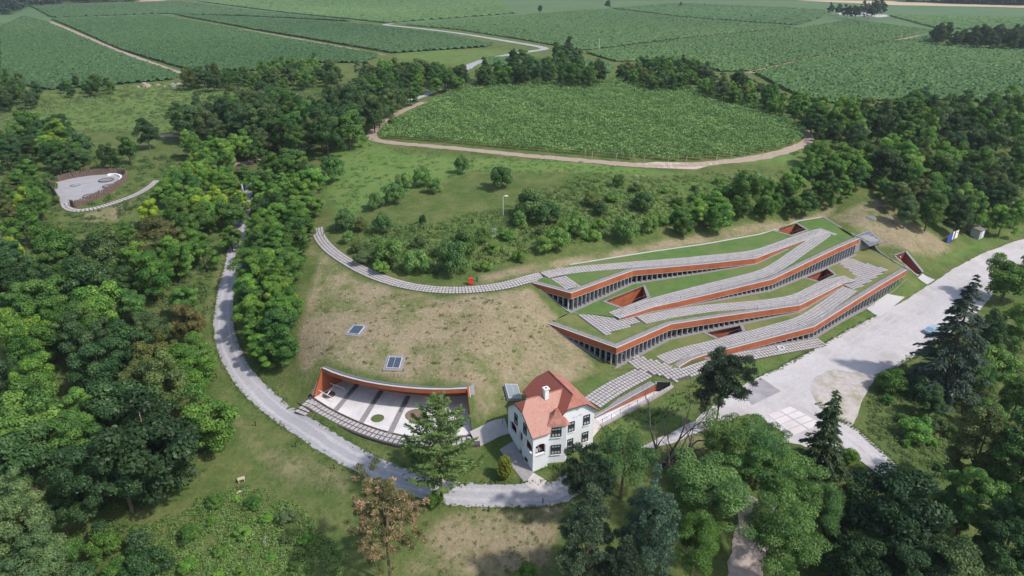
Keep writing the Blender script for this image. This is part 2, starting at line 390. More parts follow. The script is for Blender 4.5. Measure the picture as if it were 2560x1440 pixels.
dry_px = [
 ([(800,640),(765,760),(735,880),(760,950),(800,912),(1000,955),(1180,965),(1195,1060),(1262,1010),(1480,940),(1500,925),(1400,800),(1330,720),(1100,745),(900,700),(790,620)], 1.0),
 ([(2065,540),(2150,505),(2205,490),(2310,570),(2400,620),(2340,650),(2280,640),(2150,590)], .8),
 ([(1180,690),(1400,645),(1700,590),(1990,545),(2110,495),(2070,550),(1900,590),(1600,640),(1400,685),(1200,712)], .9),
 ([(1080,1300),(1180,1262),(1420,1250),(1380,1440),(1000,1440)], .95),
 ([(505,800),(530,700),(560,600),(590,540),(585,620),(545,740),(530,830)], .7),
 ([(520,960),(560,960),(640,1060),(700,1130),(600,1150),(560,1060)], .55),
 ([(140,505),(180,545),(330,500),(390,450),(300,560),(200,560)], .7),
 ([(770,420),(800,440),(800,520),(790,640),(760,640),(775,520)], .9),
 ([(600,1140),(700,1100),(900,1180),(920,1260),(700,1230)], .55),
 ([(2030,960),(2080,930),(2150,945),(2160,980),(2130,1060),(2060,1020)], .6),
 ([(2160,1000),(2220,1120),(2300,1190),(2280,1190),(2180,1100)], .6),
 ([(1640,1150),(1700,1060),(1800,1060),(1760,1160)], .6),
]
lawn_px = [
 ([(850,570),(900,640),(1000,680),(1100,680),(1300,640),(1500,600),(1690,560),(1890,500),(1960,430),(1700,440),(1450,440),(1250,520),(1060,555)], .55),
 ([(830,340),(1000,270),(930,350),(1000,385),(1500,405),(1750,440),(1600,440),(1180,430),(1060,470),(850,560),(800,480)], 1.0),
 ([(1180,420),(1500,420),(2000,420),(2080,330),(2010,370),(1700,415),(1300,395)], .8),
 ([(1480,1005),(1600,925),(1500,930),(1440,960)], .8),
 ([(2050,850),(2185,770),(2190,800),(2070,870)], 1.0),
 ([(2230,740),(2290,700),(2330,705),(2240,760)], 1.0),
 ([(1500,1070),(1700,980),(1740,1040),(1640,1080),(1500,1120)], .9),
 ([(2310,690),(2440,630),(2540,600),(2560,560),(2450,600),(2380,620)], .9),
 ([(980,120),(1370,125),(1200,170),(980,150)], .6),
 ([(1770,920),(2040,870),(1900,950),(1780,1000)], .8),
 ([(0,240),(450,200),(850,210),(700,260),(420,340),(250,330),(0,320)], .65),
]
soil_px = [
 ([(560,380),(660,380),(640,430),(580,430)], .9),
 ([(690,420),(800,420),(800,470),(720,470)], .5),
 ([(0,640),(540,640),(500,900),(560,1100),(300,1300),(0,1300)], .45),
 ([(600,600),(760,560),(740,860),(640,930),(600,800)], .45),
 ([(1130,1340),(1420,1300),(1420,1440),(1060,1440)], .55),
 ([(2150,1030),(2400,950),(2560,900),(2560,1440),(2100,1440)], .35),
]
def mask(X, Y, lst, soft):
    out = np.zeros(X.shape)
    for px, w in lst:
        P = gp(px); s = np.where(inside(X, Y, P), 1, -1)*pdist(X, Y, P)
        out = np.maximum(out, w*np.clip(.5+s/(2*soft), 0, 1))
    return out
def axis(lo, hi, fine, step, far_lo, far_hi, grow):
    a = list(np.arange(lo, hi+.01, step)); b = []
    x, s = hi, step
    while x < far_hi: s *= grow; x += s; b.append(x)
    c = []; x, s = lo, step
    while x > far_lo: s *= grow; x -= s; c.append(x)
    return np.array(c[::-1]+a+b)
gx = axis(-118, 126, 0, 1.5, -5200, 5200, 1.06); gy = axis(58, 222, 0, 1.5, -90, 6500, 1.045)
GX, GY = np.meshgrid(gx, gy); nx, ny = len(gx), len(gy)
GZ = TT(GX, GY)
ii = (np.arange(ny-1)[:, None]*nx+np.arange(nx-1)[None, :]).ravel()
ground_me = npmesh('ground', np.column_stack([GX.ravel(), GY.ravel(), GZ.ravel()]), np.column_stack([ii, ii+1, ii+nx+1, ii+nx]), None, True)
bm = bmesh.new(); bm.from_mesh(ground_me)
for h in HOLES:
    h = [np.asarray(p) for p in h]; P = np.array(h); lo = P.min(0)-3; hi = P.max(0)+3
    near = [f for f in bm.faces if lo[0] < f.verts[0].co.x < hi[0] and lo[1] < f.verts[0].co.y < hi[1]]
    for i in range(len(h)):
        a, b = h[i], h[(i+1) % len(h)]; mid = (a+b)/2; ln = np.linalg.norm(b-a)/2+3
        fs = [f for f in near if f.is_valid and np.hypot(f.verts[0].co.x-mid[0], f.verts[0].co.y-mid[1]) < ln+3]
        g = set(fs)
        for f in fs: g.update(f.edges); g.update(f.verts)
        r = bmesh.ops.bisect_plane(bm, geom=list(g), dist=1e-4, plane_co=(a[0], a[1], 0), plane_no=(-(b[1]-a[1]), b[0]-a[0], 0))
        near = [f for f in near if f.is_valid]+[e for e in r['geom'] if isinstance(e, bmesh.types.BMFace)]
        near = list(set(near))
    cs = [(f, f.calc_center_median()) for f in near if f.is_valid]
    k = inside(np.array([c.x for _, c in cs]), np.array([c.y for _, c in cs]), P)
    bmesh.ops.delete(bm, geom=[f for (f, _), q in zip(cs, k) if q], context='FACES')
vs = bm.verts[:]
Z = TT(np.array([v.co.x for v in vs]), np.array([v.co.y for v in vs]))
for v, z in zip(vs, Z): v.co.z = z
bmesh.ops.triangulate(bm, faces=[f for f in bm.faces if len(f.verts) > 4])
bm.to_mesh(ground_me); bm.free()
n = len(ground_me.vertices); co = np.empty(n*3, np.float32); ground_me.vertices.foreach_get('co', co); co = co.reshape(-1, 3)
mk = np.zeros((n, 4), np.float32); mk[:, 3] = 1
nearv = (np.abs(co[:, 0]) < 420) & (co[:, 1] < 620); X, Y = co[nearv, 0].astype(float), co[nearv, 1].astype(float)
mk[nearv, 0] = mask(X, Y, dry_px, 1.8); mk[nearv, 1] = mask(X, Y, lawn_px, 4.5); mk[nearv, 2] = mask(X, Y, soil_px, 4)
a = ground_me.attributes.new('cover', 'FLOAT_COLOR', 'POINT'); a.data.foreach_set('color', mk.ravel())
ground_me.polygons.foreach_set('use_smooth', [True]*len(ground_me.polygons))

def ground_material():
    m, n, l, p = nodes('ground_cover')
    p.inputs['Roughness'].default_value = .97; p.inputs['Specular IOR Level'].default_value = .1
    g = n.new('ShaderNodeNewGeometry'); at = n.new('ShaderNodeAttribute'); at.attribute_name = 'cover'
    sp = n.new('ShaderNodeSeparateColor'); l.new(at.outputs['Color'], sp.inputs[0])
    def noise(s, d=6, r=.65):
        t = n.new('ShaderNodeTexNoise'); t.inputs['Scale'].default_value = s; t.inputs['Detail'].default_value = d; t.inputs['Roughness'].default_value = r
        l.new(g.outputs['Position'], t.inputs['Vector']); return t.outputs['Fac']
    def ramp(f, a, b, ca, cb):
        r = n.new('ShaderNodeValToRGB'); r.color_ramp.elements[0].position = a; r.color_ramp.elements[1].position = b
        r.color_ramp.elements[0].color = (*ca, 1); r.color_ramp.elements[1].color = (*cb, 1); l.new(f, r.inputs[0]); return r.outputs[0]
    def mix(f, a, b):
        x = n.new('ShaderNodeMix'); x.data_type = 'RGBA'; l.new(f, x.inputs[0])
        for s, q in ((6, a), (7, b)):
            if isinstance(q, tuple): x.inputs[s].default_value = (*q, 1)
            else: l.new(q, x.inputs[s])
        return x.outputs[2]
    def math_(op, a, b):
        x = n.new('ShaderNodeMath'); x.operation = op; x.use_clamp = True
        for i, q in enumerate((a, b)):
            if isinstance(q, (int, float)): x.inputs[i].default_value = q
            else: l.new(q, x.inputs[i])
        return x.outputs[0]
    big = noise(.035, 4); mid = noise(.22, 7); fin = noise(1.6, 7, .75); tiny = noise(5, 4, .7)
    rough = mix(ramp(mid, .38, .62, (0,0,0), (1,1,1)), ramp(fin, .3, .7, (.050,.092,.024), (.105,.155,.042)), ramp(fin, .3, .7, (.100,.130,.042), (.175,.190,.070)))
    lawn = mix(ramp(mid, .4, .66, (0,0,0), (1,1,1)), ramp(fin, .3, .7, (.085,.170,.040), (.14,.235,.060)), ramp(fin, .3, .7, (.135,.195,.058), (.195,.24,.082)))
    dry = mix(ramp(mid, .35, .7, (0,0,0), (1,1,1)), ramp(fin, .3, .72, (.175,.142,.080), (.33,.275,.178)), ramp(fin, .3, .72, (.245,.197,.122), (.42,.35,.24)))
    dry = mix(ramp(noise(.13, 8, .72), .47, .62, (0,0,0), (.9,.9,.9)), dry, ramp(fin, .3, .7, (.090,.125,.036), (.165,.185,.068)))
    dry = mix(ramp(tiny, .70, .78, (0,0,0), (.7,.7,.7)), dry, (.46,.41,.33))
    soil = ramp(fin, .3, .7, (.085,.060,.042), (.17,.122,.085))
    e = ramp(noise(.5, 6), .3, .7, (0,0,0), (1,1,1))
    def edge(ch): # mask with a frayed edge
        a = math_('MULTIPLY', math_('ADD', math_('MULTIPLY', e, .55), ch), ch); r = ramp(a, .25, .75, (0,0,0), (1,1,1)); return r
    c = mix(edge(sp.outputs[2]), rough, soil)
    c = mix(edge(sp.outputs[1]), c, lawn)
    c = mix(edge(sp.outputs[0]), c, dry)
    l.new(c, p.inputs['Base Color'])
    b = n.new('ShaderNodeBump'); b.inputs['Strength'].default_value = .8; b.inputs['Distance'].default_value = .35
    l.new(fin, b.inputs['Height']); l.new(b.outputs[0], p.inputs['Normal'])
    return m
ground_me.materials.clear(); ground_me.materials.append(ground_material())
ob('ground', ground_me, kind='structure', label='grassy hillside and plateau around the museum', cat='ground')

# ------------------------------------------------------------------ drive, forecourt road and other ways
DRIVE = smooth_line(gp([(1440,1205),(1400,1232),(1340,1238),(1180,1241),(1060,1222),(930,1172),(820,1110),(720,1045),(640,982),(592,920),(566,860),(557,800),(564,740),(580,680),(592,620),(603,560),(610,500),(622,455),(660,425),(720,398),(770,362),(790,345),(860,300),(960,270),(1052,243),(1100,222),(1150,190),(1165,172)]), 2)
strip('drive', DRIVE, 3.6, ROADG, step=.8, ragged=.16, kind='structure', label='pale grey gravel drive curving round the foot of the hill', cat='road')
FORE = [(1735,1052),(1790,1010),(1868,958),(1900,942),(1960,915),(2060,860),(2190,790),(2335,706),(2400,664),(2440,641),(2500,617),(2560,598),(2660,575),(2660,610),(2560,652),(2500,712),(2440,790),(2330,862),(2235,925),(2185,948),(2140,940),(2080,925),(2040,945),(2030,975),(2045,1010),(2100,1050),(2145,1075),(2190,1115),(2256,1180),(2225,1212),(2150,1150),(2060,1108),(1990,1095),(1930,1070),(1890,1028),(1800,1060),(1650,1120),(1600,1120)]
def ragged(P, j=.07, step=1.0):
    Q = resample(np.vstack([P, P[:1]]), step)[:-1]; rg = np.random.default_rng(3); return Q+rg.normal(0, j, Q.shape)
sheet('road', ragged(smooth_line(gp(FORE), 1)), ROADW, off=.07, kind='structure', label='broad white gravel road and forecourt below the museum', cat='road')
sheet('asphalt_patch', gp([(1872,962),(1902,944),(1952,979),(1880,1014),(1862,990)]), ASPH, off=.085, kind='structure', label='dark grey asphalt patch at the corner of the white forecourt', cat='road patch')
def grow(P, k): P = np.asarray(P); c = P.mean(0); return c+(P-c)*k
sheet('gravel_bed', ragged(grow(gp([(2040,948),(2085,928),(2150,940),(2180,950),(2150,1000),(2130,1060),(2090,1045),(2045,1005),(2033,975)]), 1.1)), M('stony_ground', (.38,.335,.32), (.50,.455,.44), 1.6, .95, .5, c3=(.29,.26,.18), s3=.35), off=.09, kind='structure', label='rounded island of stony bare ground beside the white road', cat='gravel island')
sheet('apron', gp([(2166,772),(2218,735),(2262,743),(2232,768),(2200,792),(2185,786)]), CAP, off=.088, kind='structure', label='pale concrete apron before the museum entrance', cat='paving')
sheet('apron', gp([(2294,695),(2306,685),(2337,700),(2318,712)]), CAP, off=.088, kind='structure', label='short concrete path from the hillside trench to the road', cat='paving')
# wheel tracks worn into the gravel
WEAR = M('worn_gravel', (.42,.395,.405), (.52,.49,.50), 2.2, .95, .3); WEAR2 = M('worn_drive', (.37,.36,.38), (.48,.468,.485), 2.2, .95, .3)
wt = [[(2660,590),(2500,655),(2380,730),(2250,815),(2120,890),(2010,960),(1930,1010)], [(2500,690),(2380,760),(2250,845),(2130,905),(2030,920),(1990,980),(2060,1050),(2160,1110),(2235,1190)], [(2230,790),(2150,850),(2030,930),(1950,950)]]
for k, c in enumerate(wt):
    ln = smooth_line(gp(c), 2); N_ = normals2(ln)
    for s_ in (-.8, .8): strip('wheel_track', ln[:, :2]+N_*s_, .5, WEAR, off=.078+.002*k, step=1.0, ragged=.12, cross=3, kind='structure', label=['worn wheel track along the middle of the white road', 'worn wheel track turning down to the narrow concrete road', 'worn wheel track crossing the forecourt to the asphalt patch'][k]+(', outer line' if s_ > 0 else ', inner line'), cat='track')
N_ = normals2(DRIVE)
for s_ in (-.75, .75): strip('wheel_track', DRIVE[:, :2]+N_*s_, .55, WEAR2, off=.066, step=1.0, ragged=.12, cross=3, kind='structure', label='pale wheel track worn along the drive, '+('hill side' if s_ < 0 else 'valley side'), cat='track')
# old concrete slabs: a grid of separate plates with open joints
slabs = empty('concrete_slabs', kind='structure', label='cracked old concrete plates let into the gravel forecourt', cat='paving')
c0, c1, c2, c3 = [hit(*p)[:2] for p in ((1917,1038),(1975,1016),(2058,1062),(1984,1090))]
for i in range(4):
    for j in range(2):
        def bl(s, t): return (c0*(1-s)+c3*s)*(1-t)+(c1*(1-s)+c2*s)*t
        g_ = .018; q = [bl(i/4+g_, j/2+g_), bl((i+1)/4-g_, j/2+g_), bl((i+1)/4-g_, (j+1)/2-g_), bl(i/4+g_, (j+1)/2-g_)]
        zz = [T(*p)+.075 for p in q]
        MB().prism(q, [z-.1 for z in zz], [z+.035 for z in zz]).build('slab', SLAB, slabs)
for nm, pts, w, mt, lb in (
  ('field_road', [(1165,172),(1180,160),(1245,141),(1330,128),(1372,122),(1330,113),(1280,105),(1130,80),(1000,66),(957,62),(975,60)], 5.5, ROADG, 'pale farm road bending between the vineyard blocks'),
  ('field_road', [(960,61),(1120,48),(1280,38),(1400,32),(1520,22)], 5.0, ROADG, 'pale farm road running along the top vineyard blocks'),
  ('dirt_track', [(112,50),(200,88),(300,130),(400,168),(458,188)], 5.5, EARTH, 'straight brown earth track between the big vineyards'),
  ('dirt_track', [(400,37),(500,55),(620,76),(760,100),(960,138)], 4.0, DIRT, 'faint dirt track crossing the far vineyards'),
  ('dirt_track', [(1870,183),(1990,155),(2150,122),(2320,84)], 4.5, DIRT, 'dirt track beside the long vine row, ending at the far hedge'),
  ('dirt_track', [(1690,105),(1740,92),(1850,80),(2000,68)], 4.0, DIRT, 'thin dirt track curving through the far vineyard'),
  ('dirt_track', [(2000,68),(2090,52),(2160,45)], 4.0, DIRT, 'dirt track leading up to the far farmstead'),
  ('vineyard_path', [(1060,255),(990,285),(945,315),(928,335),(935,352),(1000,360),(1150,372),(1300,388),(1480,405),(1640,416),(1740,412),(1850,403),(1950,385),(2015,360),(2026,345),(2010,325)], 3.2, EARTH, 'brown earth path round the edge of the oval vineyard'),
  ('dirt_track', [(370,342),(430,338),(520,345)], 3.0, EARTH, 'short earth track behind the dark trees'),
  ('dirt_track', [(578,414),(620,405),(660,395)], 2.6, EARTH, 'earth track on the wooded slope above the drive'),
  ('gravel_way', [(2030,1110),(1960,1090)], 2.0, ROADW, 'narrow gravel strip by the leaning spruce'),
  ('garden_path', [(1900,1250),(1880,1330),(1860,1440),(1850,1520)], 4.2, M('pinkish_path', (.36,.29,.265), (.46,.385,.355), .8, .95, .2), 'pinkish path running down among the locust trees'),
):
    strip(nm, smooth_line(gp(pts), 2), w, mt, ragged=.3, off=.06, step=2.0, kind='structure', label=lb, cat='track' if 'track' in nm else 'path')
sheet('bare_patch', gp([(1550,415),(1640,405),(1760,408),(1820,403),(1740,424),(1640,420)]), M('pale_rubble', (.42,.34,.29), (.55,.47,.41), .9, .95, .5), off=.06, kind='structure', label='pale rubble patch at the lower edge of the oval vineyard', cat='bare ground')

# ------------------------------------------------------------------ pavers
pv = MB(); pv.box((0, 0, 0), (.55, .55, .09)); PAVER = pv.mesh('paver', PAVE)
def paver_rows(line, n_across, pitch, zf, along=None):
    P = resample(smooth_line(line, 2) if len(line) > 2 else line, .1)[:, :2]
    L = np.concatenate([[0], np.cumsum(np.hypot(*np.diff(P, axis=0).T))]); al = along or pitch
    s = np.arange(al/2, L[-1], al); cx = np.interp(s, L, P[:, 0]); cy = np.interp(s, L, P[:, 1])
    dx = np.interp(s+.4, L, P[:, 0])-np.interp(s-.4, L, P[:, 0]); dy = np.interp(s+.4, L, P[:, 1])-np.interp(s-.4, L, P[:, 1])
    out = []
    for x, y, a, b in zip(cx, cy, dx, dy):
        h = math.hypot(a, b); a, b = a/h, b/h
        for j in range(n_across):
            o = (j-(n_across-1)/2)*pitch; out.append((x-b*o, y+a*o, a, b))
    return out
def paver_field(poly, pitch, ax=MU):
    ay = np.array([-ax[1], ax[0]]); Q = np.array([[p@ax, p@ay] for p in (np.asarray(q)[:2] for q in poly)])
    a = np.arange(math.floor(Q[:, 0].min()/pitch)*pitch, Q[:, 0].max(), pitch); b = np.arange(math.floor(Q[:, 1].min()/pitch)*pitch, Q[:, 1].max(), pitch)
    A, B = np.meshgrid(a, b); k = inside(A.ravel(), B.ravel(), Q); A, B = A.ravel()[k], B.ravel()[k]
    return [(ax[0]*p+ay[0]*q, ax[1]*p+ay[1]*q, ax[0], ax[1]) for p, q in zip(A, B)]
LAID = []
def lay(parent, spots, zf, n_single, size=(1, 1), lift=.07, clear=0):
    """pavers on a surface: the nearest ones singly, the rest joined into one part"""
    if not spots: return
    if clear and LAID:
        A_ = np.array(LAID); spots = [q for q in spots if np.min((A_[:, 0]-q[0])**2+(A_[:, 1]-q[1])**2) > clear**2]
    LAID.extend([(q[0], q[1]) for q in spots])
    S = np.array(spots); d = S[:, 0]**2+S[:, 1]**2; S = S[np.argsort(d)]
    Z = zf(S[:, 0], S[:, 1]); Zp = zf(S[:, 0]+S[:, 2]*.3, S[:, 1]+S[:, 3]*.3); Zq = zf(S[:, 0]-S[:, 3]*.3, S[:, 1]+S[:, 2]*.3)
    V = []; Fc = []
    bx = np.array(PAVER.vertices.__len__()*[0]); base = np.array([v.co[:] for v in PAVER.vertices]); fb = [tuple(p.vertices) for p in PAVER.polygons]
    for i, (x, y, a, b) in enumerate(S):
        ex = Vector((a, b, (Zp[i]-Z[i])/.3)).normalized(); ey = Vector((-b, a, (Zq[i]-Z[i])/.3)).normalized(); ez = ex.cross(ey)
        j = rnd.uniform(-.006, .006)
        Mx = Matrix((( ex.x*size[0], ey.x*size[1], ez.x, x), (ex.y*size[0], ey.y*size[1], ez.y, y), (ex.z*size[0], ey.z*size[1], ez.z, Z[i]+lift+j), (0, 0, 0, 1)))
        if i < n_single:
            o = bpy.data.objects.new('paver', PAVER); COL.objects.link(o); o.parent = parent; o.matrix_local = Mx
        else:
            A = np.array(Mx); b0 = len(V)*8; V.append(base@A[:3, :3].T+A[:3, 3]); Fc += [[q+b0 for q in f] for f in fb]
    if V: ob('pavers', npmesh('pavers', np.vstack(V), np.array(Fc), PAVE), parent, kind='stuff')

# ------------------------------------------------------------------ museum built into the slope
mus = empty('museum_building', (0, 0, 0), label='long terraced museum dug into the slope, orange bands and grass roofs', cat='building')
def res_n(P, cnt):
    P = np.asarray(P, float); out = [P[0]]
    for a, b, c in zip(P[:-1], P[1:], cnt):
        for i in range(1, c+1): out.append(a+(b-a)*i/c)
    return np.array(out)
def band(name, inner, outer, z0, z1, mat, parent):
    n = len(inner); V = []
    for Q, z in ((outer, z0), (outer, z1), (inner, z1), (inner, z0)):
        V += [(Q[i][0], Q[i][1], z[i]) for i in range(n)]
    Fc = []
    for i in range(n-1):
        for r in range(4): s_ = (r+1) % 4; Fc.append((r*n+i, r*n+i+1, s_*n+i+1, s_*n+i))
    Fc += [(0, n, 2*n, 3*n), (n-1, 4*n-1, 3*n-1, 2*n-1)]
    return ob(name, pymesh(name, V, Fc, mat), parent)
def front(L, below, level, cols=True, colw=.15, step=1.15):
    L = np.asarray(L); cnt = [max(1, int(np.hypot(*(b-a)[:2])/1.5)) for a, b in zip(L[:-1], L[1:])]
    Pl = res_n(L[:, :2], cnt); zt = np.array([float(lev(level, *p)) for p in Pl])+.05; zb = np.array([float(below(p[0], p[1])) for p in Pl])
    i3 = res_n(offs(L, .30), cnt); o03 = res_n(offs(L, -.03), cnt); i34 = res_n(offs(L, .2), cnt)
    lo = np.maximum(zt-1.2, zb-.25)
    band('fascia', i3, Pl, lo, zt, CORTEN, mus)
    band('coping', i34, o03, zt+.003, zt+.055, CAP, mus)
    band('soffit_edge', res_n(offs(L, .28), cnt), res_n(offs(L, -.02), cnt), lo-.06, lo-.003, CAP, mus)
    # gravel strip along the roof edge
    gi, go = res_n(offs(L, 1.15), cnt), res_n(offs(L, .31), cnt)
    band('gravel_strip', gi, go, np.array([float(lev(level, *p)) for p in go])-.1, np.array([float(lev(level, *p)) for p in go])+.085, GRAVEL, mus)
    # railing
    rl = MB(); Rp = res_n(offs(L, .75), cnt); top = []
    for i, p in enumerate(Rp):
        z = float(lev(level, *p)); top.append((p[0], p[1], z+1.0))
        if i % 2 == 0: rl.tube([(p[0], p[1], z), (p[0], p[1], z+1.0)], .025, 4)
    rl.tube(top, .022, 4); rl.build('railing', STEEL, mus)
    # columns and panes below the band
    S = offs(L, .42); G = offs(L, .95); Ls = np.concatenate([[0], np.cumsum(np.hypot(*np.diff(L[:, :2], axis=0).T))])
    sN = np.arange(0.02, Ls[-1], step); lastp = None
    for k, s in enumerate(sN):
        j = min(np.searchsorted(Ls, s, side='right')-1, len(L)-2); t = (s-Ls[j])/(Ls[j+1]-Ls[j])
        q = S[j]*(1-t)+S[j+1]*t; g = G[j]*(1-t)+G[j+1]*t
        z1 = float(lev(level, *q))-1.12; z0 = float(below(q[0], q[1]))-.12
        if z1-z0 < .3: lastp = None; continue
        d = S[j+1]-S[j]; d /= np.hypot(*d); nn = np.array([-d[1], d[0]])
        if cols:
            c = [q+d*sx*colw/2+nn*sy*.22 for sx, sy in ((-1, -1), (1, -1), (1, 1), (-1, 1))]
            MB().prism(c, z0, z1).build('column', CONC, mus)
        if lastp is not None:
            a, b = lastp, g
            pa = MB().add([(a[0], a[1], lastz[0]), (b[0], b[1], z0), (b[0], b[1], z1+.15), (a[0], a[1], lastz[1]+.15)], [(0, 1, 2, 3)])
            pane = pa.build('glass_pane', GLASS, mus)
            if k % 3 == 0:
                MB().tube([(a[0]-nn[0]*.05, a[1]-nn[1]*.05, (lastz[0]+lastz[1])/2), (b[0]-nn[0]*.05, b[1]-nn[1]*.05, (z0+z1)/2)], .05, 4).build('transom', CONC, pane)
        lastp = g; lastz = (z0, z1)
    # paved gutter at the foot of the glass
    gl = [p for p in res_n(offs(L, .35), cnt)]; gz = np.array([float(below(p[0], p[1])) for p in gl])
    k = np.array([float(lev(level, *p)) for p in gl])-gz > .5
    if k.sum() > 3:
        idx = np.nonzero(k)[0]; gi = res_n(offs(L, .93), cnt)[idx]; go = res_n(offs(L, -.35), cnt)[idx]
        zz = np.array([float(below(p[0], p[1])) for p in go])
        band('foot_gravel', gi, go, zz-.1, zz+.10, GRAVEL, mus)
S_ = {k: (lambda x, y, k=k: lev(k, x, y)) for k in LEV}
front(LA, lambda x, y: TT(np.array([x]), np.array([y]))[0], 1, step=1.35, colw=.18)
front(LB, lambda x, y: lev(1, x, y) if muv(x, y)[0] > -1 else TT(np.array([x]), np.array([y]))[0], 2)
front(LC, lambda x, y: lev(2, x, y), 3, colw=.18)
front(LD, lambda x, y: lev(3, x, y) if muv(x, y)[0] > -.3 else TT(np.array([x]), np.array([y]))[0], 4)
BK = 1.0
def back(L): return [p for p in offs(L, BK)]
w_ = lambda p, k: unl(*p, k)[:2]
# wells cut into the roofs: corners (px) and strip
WELLS = [([(1514,754),(1557,769),(1618,745),(1608,716)], 3, 3.2), ([(1759,829),(1797,846),(1856,829),(1846,806)], 1, 3.0),
         ([(2005,692),(2049,704),(2085,687),(2062,668)], 2, 3.0), ([(1932,576),(1979,588),(2015,575),(1990,559)], 4, 3.0)]
wp = [[w_(p, k) for p in pts] for pts, k, _ in WELLS]
right_lo = [w_((2268,675), 1), RE[0]]
strips = {
 1: ([LB[1][:2]+MU*-.2-MV*.25]+[p for p in offs(LA, .02)]+[RE[0]]+back(LB[1:])[::-1], [wp[1]], ROOFGRASS),
 2: ([p for p in offs(LB, .02)]+[RE[0]]+[w_((2174,619), 2)]+[q for q in back(LC)[::-1]]+[LC[0][:2]+MV*.2-MU*.1]+[LD[1][:2]*.5+LC[0][:2]*.5+MV*1.0-MU*1.0, LD[1][:2]-MU*1.2-MV*.6], [wp[2]], ROOFGRASS),
 3: ([p for p in offs(LC, .02)]+[w_((2143,592), 3)]+[w_((2090,575), 3)]+back(LD[1:])[::-1]+[LD[1][:2]-MU*1.1-MV*.6, LD[1][:2]*.5+LC[0][:2]*.5+MV*1.05-MU*1.0], [wp[0]], ROOFGRASS2),
 4: ([p for p in offs(LD, .02)]+[w_((2090,575), 3)]+[w_((2143,592), 3)]+[p[:2] for p in LE[::-1]], [wp[3]], ROOFGRASS2),
}
for k, (poly, holes, mt) in strips.items():
    sheet('roof_lawn', poly, mt, zf=S_[k], off=.05 if k % 2 else .056, step=3.0, holes=[h for h in holes], parent=mus, skirt=.5)
for (pts, k, dep), h in zip(WELLS, wp):
    z = [float(lev(k, *p)) for p in h]; nm = len(h)
    well = MB()
    for i in range(nm):
        j = (i+1) % nm; well.add([(*h[i], z[i]-dep), (*h[j], z[j]-dep), (*h[j], z[j]+.1), (*h[i], z[i]+.1)], [(0, 1, 2, 3)])
    wo = well.build('courtyard_wall', CORTEN, mus)
    MB().add([(*h[i], z[i]-dep+.02) for i in range(nm)], [tuple(range(nm))]).build('courtyard_floor', GRAVEL, wo)
    hc = np.mean(h, axis=0); out = [p+(p-hc)/np.linalg.norm(p-hc)*.75 for p in h]
    for i in range(nm):
        j = (i+1) % nm; q = [h[i], h[j], out[j], out[i]]; zz = [z[i], z[j], z[j], z[i]]
        MB().prism(q, [a-.1 for a in zz], [a+.10+.004*(i % 2) for a in zz]).build('courtyard_kerb', GRAVEL, wo)
    rl = MB(); top = []
    for i in (0, 1, 2):
        p = out[i]*.6+h[i]*.4; rl.tube([(*p, z[i]), (*p, z[i]+.95)], .03, 4); top.append((*p, z[i]+.95))
    rl.tube(top, .025, 4); rl.build('courtyard_rail', STEEL, wo)
# retaining wall where the hillside stands above the right end of the lower roofs
_rw = np.array([RE[0]+MU*.1, unl(2176,618,2)[:2], unl(2129,639,2)[:2]+MV*.9, LC[-1][:2]+MV*.95-MU*.3, LC[-1][:2]-MU*.5+MV*1.2]); _cn = [5, 6, 2, 2]; _a, _b = res_n(offs(_rw, .2), _cn), res_n(offs(_rw, -.06), _cn)
band('retaining_wall', _b, _a, np.full(len(_a), 3.6), np.array([min(max(T(*p)+.12, 4.1), 8.05) for p in _b]), GRAVEL, mus)
# kerb lines along the right edge and the back edge
for nm, pts, k in (('edge_kerb', [(2056,543),(2100,568),(2149,594)], 4), ('edge_kerb', [(2160,606),(2174,618),(2221,646),(2272,674)], 2)):
    P = np.array([w_(p, k) for p in pts]); cnt = [6]*(len(P)-1); a, b = res_n(offs(P, .25), cnt), res_n(offs(P, -.25), cnt)
    zk = 4 if k == 4 else 2; zz = np.array([max(float(lev(zk, *p)), 0) for p in a])
    band(nm, a, b, zz-.5, zz+.14, GRAVEL, mus)
P = offs(LE, 0); cnt = [8]*(len(P)-1); a, b = res_n(offs(LE, .22), cnt), res_n(offs(LE, -.22), cnt); zz = np.array([float(lev(4, *p)) for p in a]); band('edge_kerb', a, b, zz-.4, zz+.12, CAP, mus)
# walkways on the roofs
WALK = [
 (1, [(1655,902),(1690,888),(1730,876),(1772,867),(1871,842),(1960,817),(2012,802),(2066,767),(2126,722)], [[(2094,656),(2122,646),(2219,675),(2168,708),(2142,724),(2108,718),(2121,698),(2136,688)]], 260),
 (2, [(2125,697),(2079,706),(2038,725),(1995,748),(1899,762),(1772,771),(1689,783),(1600,802)], [[(1464,766),(1430,779),(1511,840),(1545,826),(1612,803),(1600,795),(1552,786),(1535,790)]], 200),
 (3, [(1535,790),(1570,777),(1633,756),(1772,719),(1843,702),(1916,683),(1954,661),(1996,631),(2038,602),(2062,585)], [[(2048,571),(2091,586),(2054,603),(2040,590)]], 140),
 (4, [(2060,578),(2024,586),(1954,613),(1888,636),(1760,647),(1744,650),(1578,663),(1411,677),(1358,690)], [[(1372,691),(1400,683),(1449,715),(1418,726)]], 140),
]
